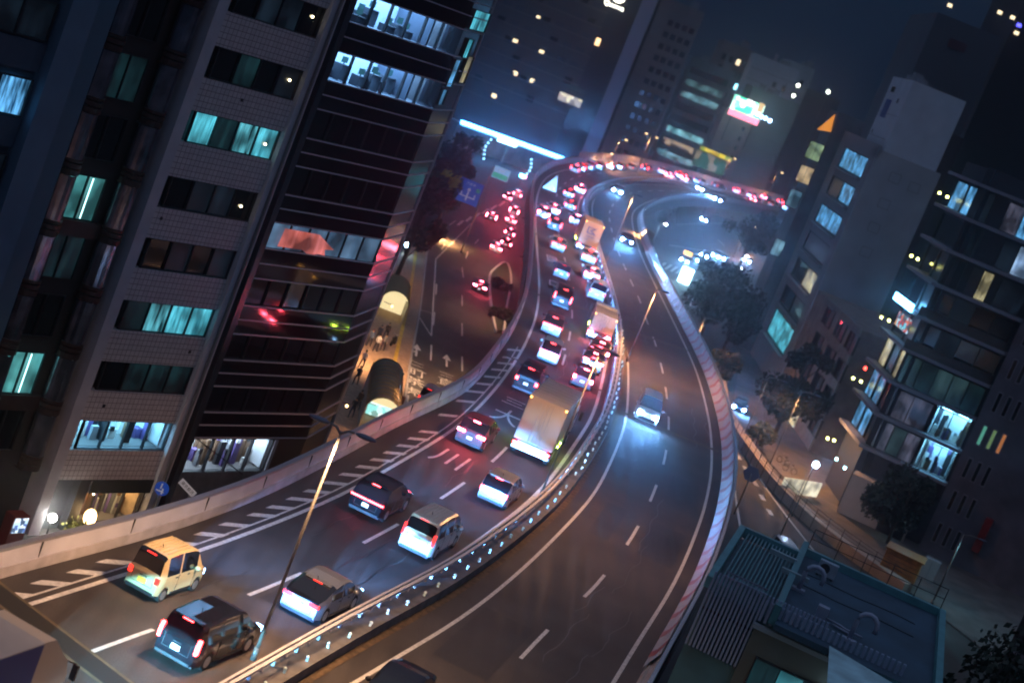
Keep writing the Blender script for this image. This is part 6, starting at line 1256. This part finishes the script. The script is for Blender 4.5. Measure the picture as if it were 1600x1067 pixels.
# behind the lit canopy
hb = far('office_building', 'broad dark umber building with a few cream lit windows behind the lit canopy', (688, 225), (900, 260), (860, -40), 402, DK2, 40)
for px, py in ((840, 28), (805, 65), (846, 82), (805, 115), (832, 127), (772, 150)):
    q_, z_ = hb.FF.hit(px, py); hb.window(q_ - .55, q_ + .55, z_ - .45, z_ + .45, [WPT], y=-.16)
mb = MB()
for k in range(14): hb.box(mb, 0, hb.w, -.1, .0, 1 + k * 3.4, 1.35 + k * 3.4)
mb.build('ledge', mat('facade_ledge', (.16, .13, .12), .7), hb.t)
grid(hb, 1, hb.w - 1, 3, 48, 9, 13, lambda i, j: DIM_B if (i * 7 + j * 3) % 4 else DGLASS, .55, .38, y=-.10)
for bb_, n_ in ((eb, 3), (fb, 3), (f2, 2), (wbl, 3), (wb2, 2), (bw, 3), (lb, 2)) if False else (): pass
tw = far('office_tower', 'black tower with a lit logo near the top and one cream lit room', (868, 225), (918, 250), (940, -60), 393, mat('facade_black', (.015, .013, .016), .3, nscale=.2), 40)
a0 = tw.FF.hit(868, 160); a1 = tw.FF.hit(910, 160); z_ = tw.FF.hit(890, 156)[1]; tw.window(tw.FF.hit(872, 152)[0], tw.FF.hit(910, 158)[0], z_ - .9, z_ + .9, [clutter('cafe', [(.9, .8, .5), (.2, .15, .1), (1, .9, .7), (.4, .35, .3), (.8, .7, .5)], 1.3, .6)] * 3, y=-.3); z2 = tw.FF.hit(898, 139)[1]; tw.window(tw.FF.hit(880, 134)[0], tw.FF.hit(916, 142)[0], z2 - .45, z2 + .45, [DIM_G] * 3, y=-.3)
q_, z_ = tw.FF.hit(934, 66); o = tw.box(MB(), q_ - .5, q_ + .5, -.4, -.1, z_ - .8, z_ + .8).build('lit_sign', emi('lamp_amber_soft', (1, .6, .3), 3), tw.t)
q_, z_ = tw.FF.hit(964, 4); o = MB(); o.tube([(q_ + 1.3 * math.cos(t * .524), -.4, z_ + 9 + 1.4 + 1.3 * math.sin(t * .524)) for t in range(13)], .25, 6).build('logo_ring', emi('logo_white', (1, .95, .8), 6), tw.t)
lt = text_obj('Qoowa', 1.5, emi('logo_white', (1, .95, .8), 6), tw.t, Matrix(((1, 0, 0, q_ - .3), (0, 0, 1, -.4), (0, 1, 0, z_ + 9 - .9), (0, 0, 0, 1))))
# pale strip edge of the tower
A_ = at(905, 250, 390); st = thing('tower_edge', 'tall pale mauve strip wall rising from the bend to the top of the picture', 'wall', (A_.x, 390, SZ)); MB().box(-.2, 2.9, 0, 3, 0, 75).build('fin', mat('fin_mauve', (.42, .38, .48), .6, nscale=.1, namt=.1), st); MB().box(2.9, 3.6, .6, 3, 0, 75).build('shadow_gap', BLACK, st)
# grey office block E with window grid
eb = far('office_building', 'tall dim grey-brown office block gridded with dark windows, right of the strip wall', (935, 225), (1010, 245), (1075, 10), 470, mat('facade_greybrown', (.26, .22, .21), .8, nscale=.1, namt=.15), 40)
grid(eb, 4.5, eb.w - .5, -4, eb.zt - 4, 4, 12, lambda i, j: DGLASS, .62, .42)
E2 = mat('facade_slate', (.18, .19, .22), .8, nscale=.15)
fb = far('office_building', 'mid-rise slate block with white-lit office floors behind the far wall', (1018, 245), (1085, 268), (1115, 100), 500, E2, 30)
grid(fb, .6, fb.w - .6, -2, fb.zt - 2, 1, 8, lambda i, j: {2: striped('floor_lit', (.05, .2, .25), (.3, .7, .8), 1, .4), 5: striped('floor_lit2', (.03, .12, .15), (.3, .6, .7), .9, .3), 6: striped('floor_dim', (.02, .05, .06), (.12, .25, .28), 1, .6), 1: clutter('floor_mix', [(.05, .04, .03), (.5, .35, .2), (.03, .03, .03), (.2, .15, .1)], 1, .5), 0: striped('floor_lit2', (.03, .12, .15), (.3, .6, .7), .9, .3)}.get(j, DGLASS), .94, .5)
f2 = far('apartment_building', 'dim narrow apartment block between the slate block and the white one', (1068, 215), (1120, 235), (1132, 62), 540, mat('facade_brown', (.20, .15, .14), .8, nscale=.2), 30)
grid(f2, .8, f2.w - .8, -2, f2.zt - 3, 4, 10, lambda i, j: {(1, 8): WPT, (0, 5): WPT, (3, 7): emi('win_cyan_point', (.3, .8, 1), 5), (2, 9): WPT}.get((i, j), DGLASS), .5, .5)
wbl = far('white_building', 'pale blue-white high-rise block glowing above the lit billboard', (1118, 235), (1190, 255), (1182, 84), 520, mat('facade_white', (.50, .54, .60), .7, nscale=.1, namt=.06), 25)
grid(wbl, wbl.w * .5, wbl.w - 1, wbl.zt - 22, wbl.zt - 4, 2, 4, lambda i, j: DGLASS if i == 1 or j > 1 else None, .3, .3)
wb2 = far('white_building', 'lower stepped grey-white block right of the pale high-rise', (1172, 240), (1210, 260), (1240, 96), 530, mat('facade_white2', (.36, .40, .42), .7, nscale=.1, namt=.06), 25)
grid(wb2, .8, wb2.w - .6, wb2.zt - 20, wb2.zt - 3, 2, 5, lambda i, j: DGLASS if (i + j) % 2 else None, .3, .3)
bw = far('blank_building', 'large blank grey-teal windowless wall right of the billboard', (1120, 272), (1193, 300), (1240, 160), 478, mat('facade_teal_grey', (.20, .23, .22), .8, nscale=.1, namt=.1), 30)
lb = far('brown_building', 'mauve-brown block under the lit billboard', (1096, 262), (1140, 280), (1165, 182), 474, mat('facade_mauve', (.28, .21, .21), .8, nscale=.2), 20)
grid(lb, .6, lb.w - .6, 0, lb.zt - 2, 3, 6, lambda i, j: DGLASS if i == 2 else None, .3, .4)
rq = random.Random(4)
for bb_ in (eb, fb, f2, wbl, wb2, bw, b):
    if bb_ is b: continue
    for k in range(3):
        s_ = rq.uniform(.1, .75) * bb_.w; bb_.part('roof_plant', mat('plant_grey', (.22, .23, .25), .7), s_, s_ + rq.uniform(.8, 2.2), 2, 4, bb_.zt, bb_.zt + rq.uniform(.8, 2.2))
    MB().tube([(bb_.w * .6, 1.5, bb_.zt + 9), (bb_.w * .6, 1.5, bb_.zt + 9 + 4)], .07, 5).build('aerial', DARK, bb_.t)
    mbj = MB()
    for k in range(1, int((bb_.zt + 9) / 3.3)): bb_.box(mbj, 0, bb_.w, -.05, .0, -9 + k * 3.3, -9 + k * 3.3 + .12)
    mbj.build('floor_line', mat('floor_line', (.12, .12, .13), .7), bb_.t)
# illuminated billboard
A_ = at(1144, 160, 466); t = thing('billboard', 'bright green, white and pink lit billboard on the roof of the mauve block', 'billboard', (A_.x, 466, SZ)); h0 = at(1140, 165, 466).z + 9
MB().box(0, 8.2, -.2, .2, h0 - 2.2, h0 + 3.2).build('panel', clutter('ad_green', [(.6, 1, .85), (.05, .55, .35), (.95, 1, 1), (.3, .9, .6), (.9, 1, .9), (.2, .7, .5)], 3.0, .55), t); MB().box(0, 8.2, -.3, -.22, h0 - 2.2, h0 - .6).build('pink_band', emi('ad_pink', (1, .25, .38), 2.6), t); MB().box(6.6, 8.0, -.32, -.24, h0 + .3, h0 + 3.6).build('picture', emi('ad_tan', (.9, .6, .25), 1.2), t)
MB().box(1, 1.3, 0, .3, h0 - 9, h0 - 2.2).box(7, 7.3, 0, .3, h0 - 9, h0 - 2.2).build('support', DARK, t)
for k, (px, py) in enumerate(((1184, 179), (1190, 183), (1196, 185), (1203, 189))):
    A_ = at(px, py, 464); o = thing('floodlight', ORD[k] + ' blue-white floodlight from the left in the row below the billboard', 'lamp', (A_.x, 464, A_.z), 0, 'floodlights below the billboard'); MB().ball((0, 0, 0), .5, 8, 6).build('bulb', emi('flood_blue', (.35, .6, 1), 14), o)
    if k in (): spot((0, 1.5, 0), (4 * (k - 3.5), 50, 42), 16000, (.5, .72, 1), 60, .8, o, .3, 'flood_light'); MB().tube([(0, 0, 0), (0, 3, -.5)], .1, 5).build('bracket', DARK, o)
# green billboard and yellow sign above the far wall
A_ = at(1112, 252, 462); t = thing('billboard', 'dark green billboard with pale pattern and a yellow strip above, behind the far wall', 'billboard', (A_.x, 462, SZ)); h0 = A_.z + 9
MB().box(-4.5, 4, -.2, .2, h0 - 2.6, h0 + 1.2).build('panel', clutter('ad_dark_green', [(.02, .09, .06), (.03, .12, .08), (.25, .22, .15), (.02, .10, .07)], 1.0, .5), t); MB().box(-4.0, 4.6, -.25, -.05, h0 + 1.6, h0 + 2.6).build('yellow_strip', clutter('ad_yellow', [(.8, .55, .02), (.5, .35, .01), (.9, .7, .05), (.3, .4, .02)], 1.2, .8), t); MB().box(-3, -2.7, .2, .5, 0, h0).box(3, 3.3, .2, .5, 0, h0).build('support', DARK, t)
# right-hand high rises in the dark
M1 = mat('facade_navy', (.09, .10, .12), .8, nscale=.1, namt=.1)
m1 = far('high_rise', 'huge blank navy wall behind the white penthouse', (1392, 190), (1500, 215), (1430, 5), 300, M1, 30)
m1.part('sign_panel', mat('sign_maroon', (.10, .02, .03), .5), 3.5, 6.5, -.2, -.05, m1.zt - 4.5, m1.zt - 3)
m2_ = far('low_block', 'maroon-black low building with a railing in front of the blank navy wall', (1375, 210), (1490, 255), (1410, 178), 280, mat('facade_maroon', (.05, .02, .03), .7), 12)
m3 = far('high_rise', 'near-black high-rise with a few tiny lights at the upper right', (1490, 250), (1720, 330), (1600, -60), 330, mat('facade_coal', (.02, .02, .028), .7), 30)
for px, py, c_ in ((1484, 9, WPT), (1562, 20, WPT), (1582, 28, WPT), (1592, 40, emi('dot_blue', (.1, .1, 1), 4)), (1588, 52, WPT)):
    A_ = at(px, py, 329); q_, z_ = m3.FF.hit(px, py); m3.box(MB(), q_ - .4, q_ + .4, -.2, -.05, z_ - .3, z_ + .3).build('lit_window', c_, m3.t)
hl = far('hillside_block', 'dark stepped block with small white lights between the blank wall and the grey building', (1190, 300), (1240, 330), (1262, 138), 560, DK, 30)
for px, py in ((1247, 134), (1240, 150), (1294, 144)):
    A_ = at(px, py, 500); _t = street_lamp((A_.x, 500, SZ), A_.z - SZ, (), 'tiny white lamp on the skyline %s' % {1247: 'above the stepped white block', 1240: 'just below the higher one by the white block', 1294: 'left of the white penthouse'}[px], power=0, r=.1) ; MB().ball((0, 0, A_.z - SZ), .45, 8, 6).build('bulb', emi('bulb_sky', (.95, 1, .85), 14), _t)
# ================================================================== blue LED canopy
L0 = at(722, 190, 372); L1_ = at(886, 252, 384)
t = thing('lit_canopy', 'long canopy edged with a dazzling blue-white light strip across the end of the street', 'canopy', (L0.x, L0.y, SZ), math.atan2(L1_.y - L0.y, L1_.x - L0.x)); Ln = math.hypot(L1_.x - L0.x, L1_.y - L0.y); zl = (L0.z + L1_.z) / 2 + 9
MB().box(0, Ln, 0, .5, zl - .35, zl + .35).build('light_strip', emi('led_strip', (.08, .36, 1.0), 28), t); MB().box(0, Ln, .5, 7, zl - .7, zl - .35).build('roof', mat('canopy_white', (.4, .45, .5), .6), t); MB().box(Ln * .35, Ln * .52, -.2, .1, zl - 1.1, zl - .5).build('lit_sign', emi('led_sign', (.3, .65, 1), 18), t)
for q in (.5, Ln * .5, Ln - .8): MB().box(q, q + .5, 3, 3.5, 0, zl - .6).build('column', CONC, t)
MB().box(0, Ln, 6.4, 7, 0, zl - .7).build('back_wall', mat('forecourt', (.3, .25, .25), .7, nscale=1), t)
for (px0, py0, px1, py1, lb) in ((768, 212, 757, 262, 'left hanging string of blue-white bead lights under the canopy'), (834, 245, 824, 272, 'right hanging string of blue-white bead lights under the canopy')):
    a0 = at(px0, py0, 368); a1 = at(px1, py1, 368); t2 = thing('light_string', lb, 'lights', (a0.x, 368, a1.z)); n = 8 if px0 < 800 else 5
    MB().tube([(0, .1, 0), (0, .1, a0.z - a1.z + .5)], .05, 5).build('cable', DARK, t2)
    for k in range(n): MB().ball(((a1.x - a0.x) * 0 + .3 * math.sin(k), 0, (a0.z - a1.z) * k / n), .15, 8, 6).build('bulb', emi('bead', (.25, .65, 1), 10), t2)
a = at(818, 276, 330); o = thing('traffic_signal', 'blue, white and pink glowing traffic signal cluster beside the bend', 'sign', (a.x, 330, SZ)); MB().box(-.7, .0, -.1, .1, a.z + 9 - .3, a.z + 9 + .3).build('blue_lamp', emi('sig_blue', (.1, .6, 1), 40), o); MB().box(.05, .5, -.1, .1, a.z + 9 - .25, a.z + 9 + .25).build('pink_lamp', emi('sig_pink', (1, .3, .5), 25), o); MB().tube([(0, .2, 0), (0, .2, a.z + 9)], .1, 6).build('pole', POLE, o)
# blue light thrown up on the wall behind
# street level shopfront glow near the two small blue lamps left of the street
for px, py, lb in ((636, 383, 'blue-white shop lamp at the edge of the left pavement'), (600, 378, 'small white shop lamp beside the glass corner')):
    a = at(px, py, 215); o = thing('wall_lamp', lb, 'lamp', (a.x, 215, a.z)); MB().ball((0, 0, 0), .3 if px > 610 else .18, 10, 8).build('bulb', emi('shop_bulb', (.4, .7, 1), 60), o); MB().tube([(0, .1, -.2), (0, .1, -3.5)], .05, 5).build('pole', DARK, o)
bl = far('shop_building', 'low orange-lit shopfront beyond the second subway canopy', (590, 430), (655, 430), (640, 365), 238, mat('shop_orange', (.22, .14, .08), .7, nscale=.5), 20)
# canopy-end gantry at right of the bend
A_ = G(1184, 345, SZ); t = thing('sign_gantry', 'thin orange-lit gantry frame spanning the right end of the bend', 'gantry', (A_.x, A_.y, SZ)); a0 = at(1205, 285, A_.y); a1 = at(1145, 257, A_.y); MB().tube([(0, 0, 0), (0, 0, a0.z + 9)], .2, 8).build('post', POLE, t); MB().tube([(0, 0, a0.z + 9), (a1.x - A_.x, 0, a0.z + 9)], .3, 8).build('beam', POLE, t)
# ================================================================== night air: haze added to give the lamps a bloom
hm = bpy.data.materials.new('bloom_haze'); hm.use_nodes = True; n = hm.node_tree; n.nodes.clear(); o_ = n.nodes.new('ShaderNodeOutputMaterial'); v_ = n.nodes.new('ShaderNodeVolumePrincipled')
v_.inputs['Density'].default_value = .0009; v_.inputs['Color'].default_value = (.8, .86, 1, 1); v_.inputs['Anisotropy'].default_value = .95; n.links.new(v_.outputs[0], o_.inputs['Volume'])
tag(MB().box(-420, 700, -60, 720, SZ - 1, 95).build('bloom_haze', hm), kind='stuff')
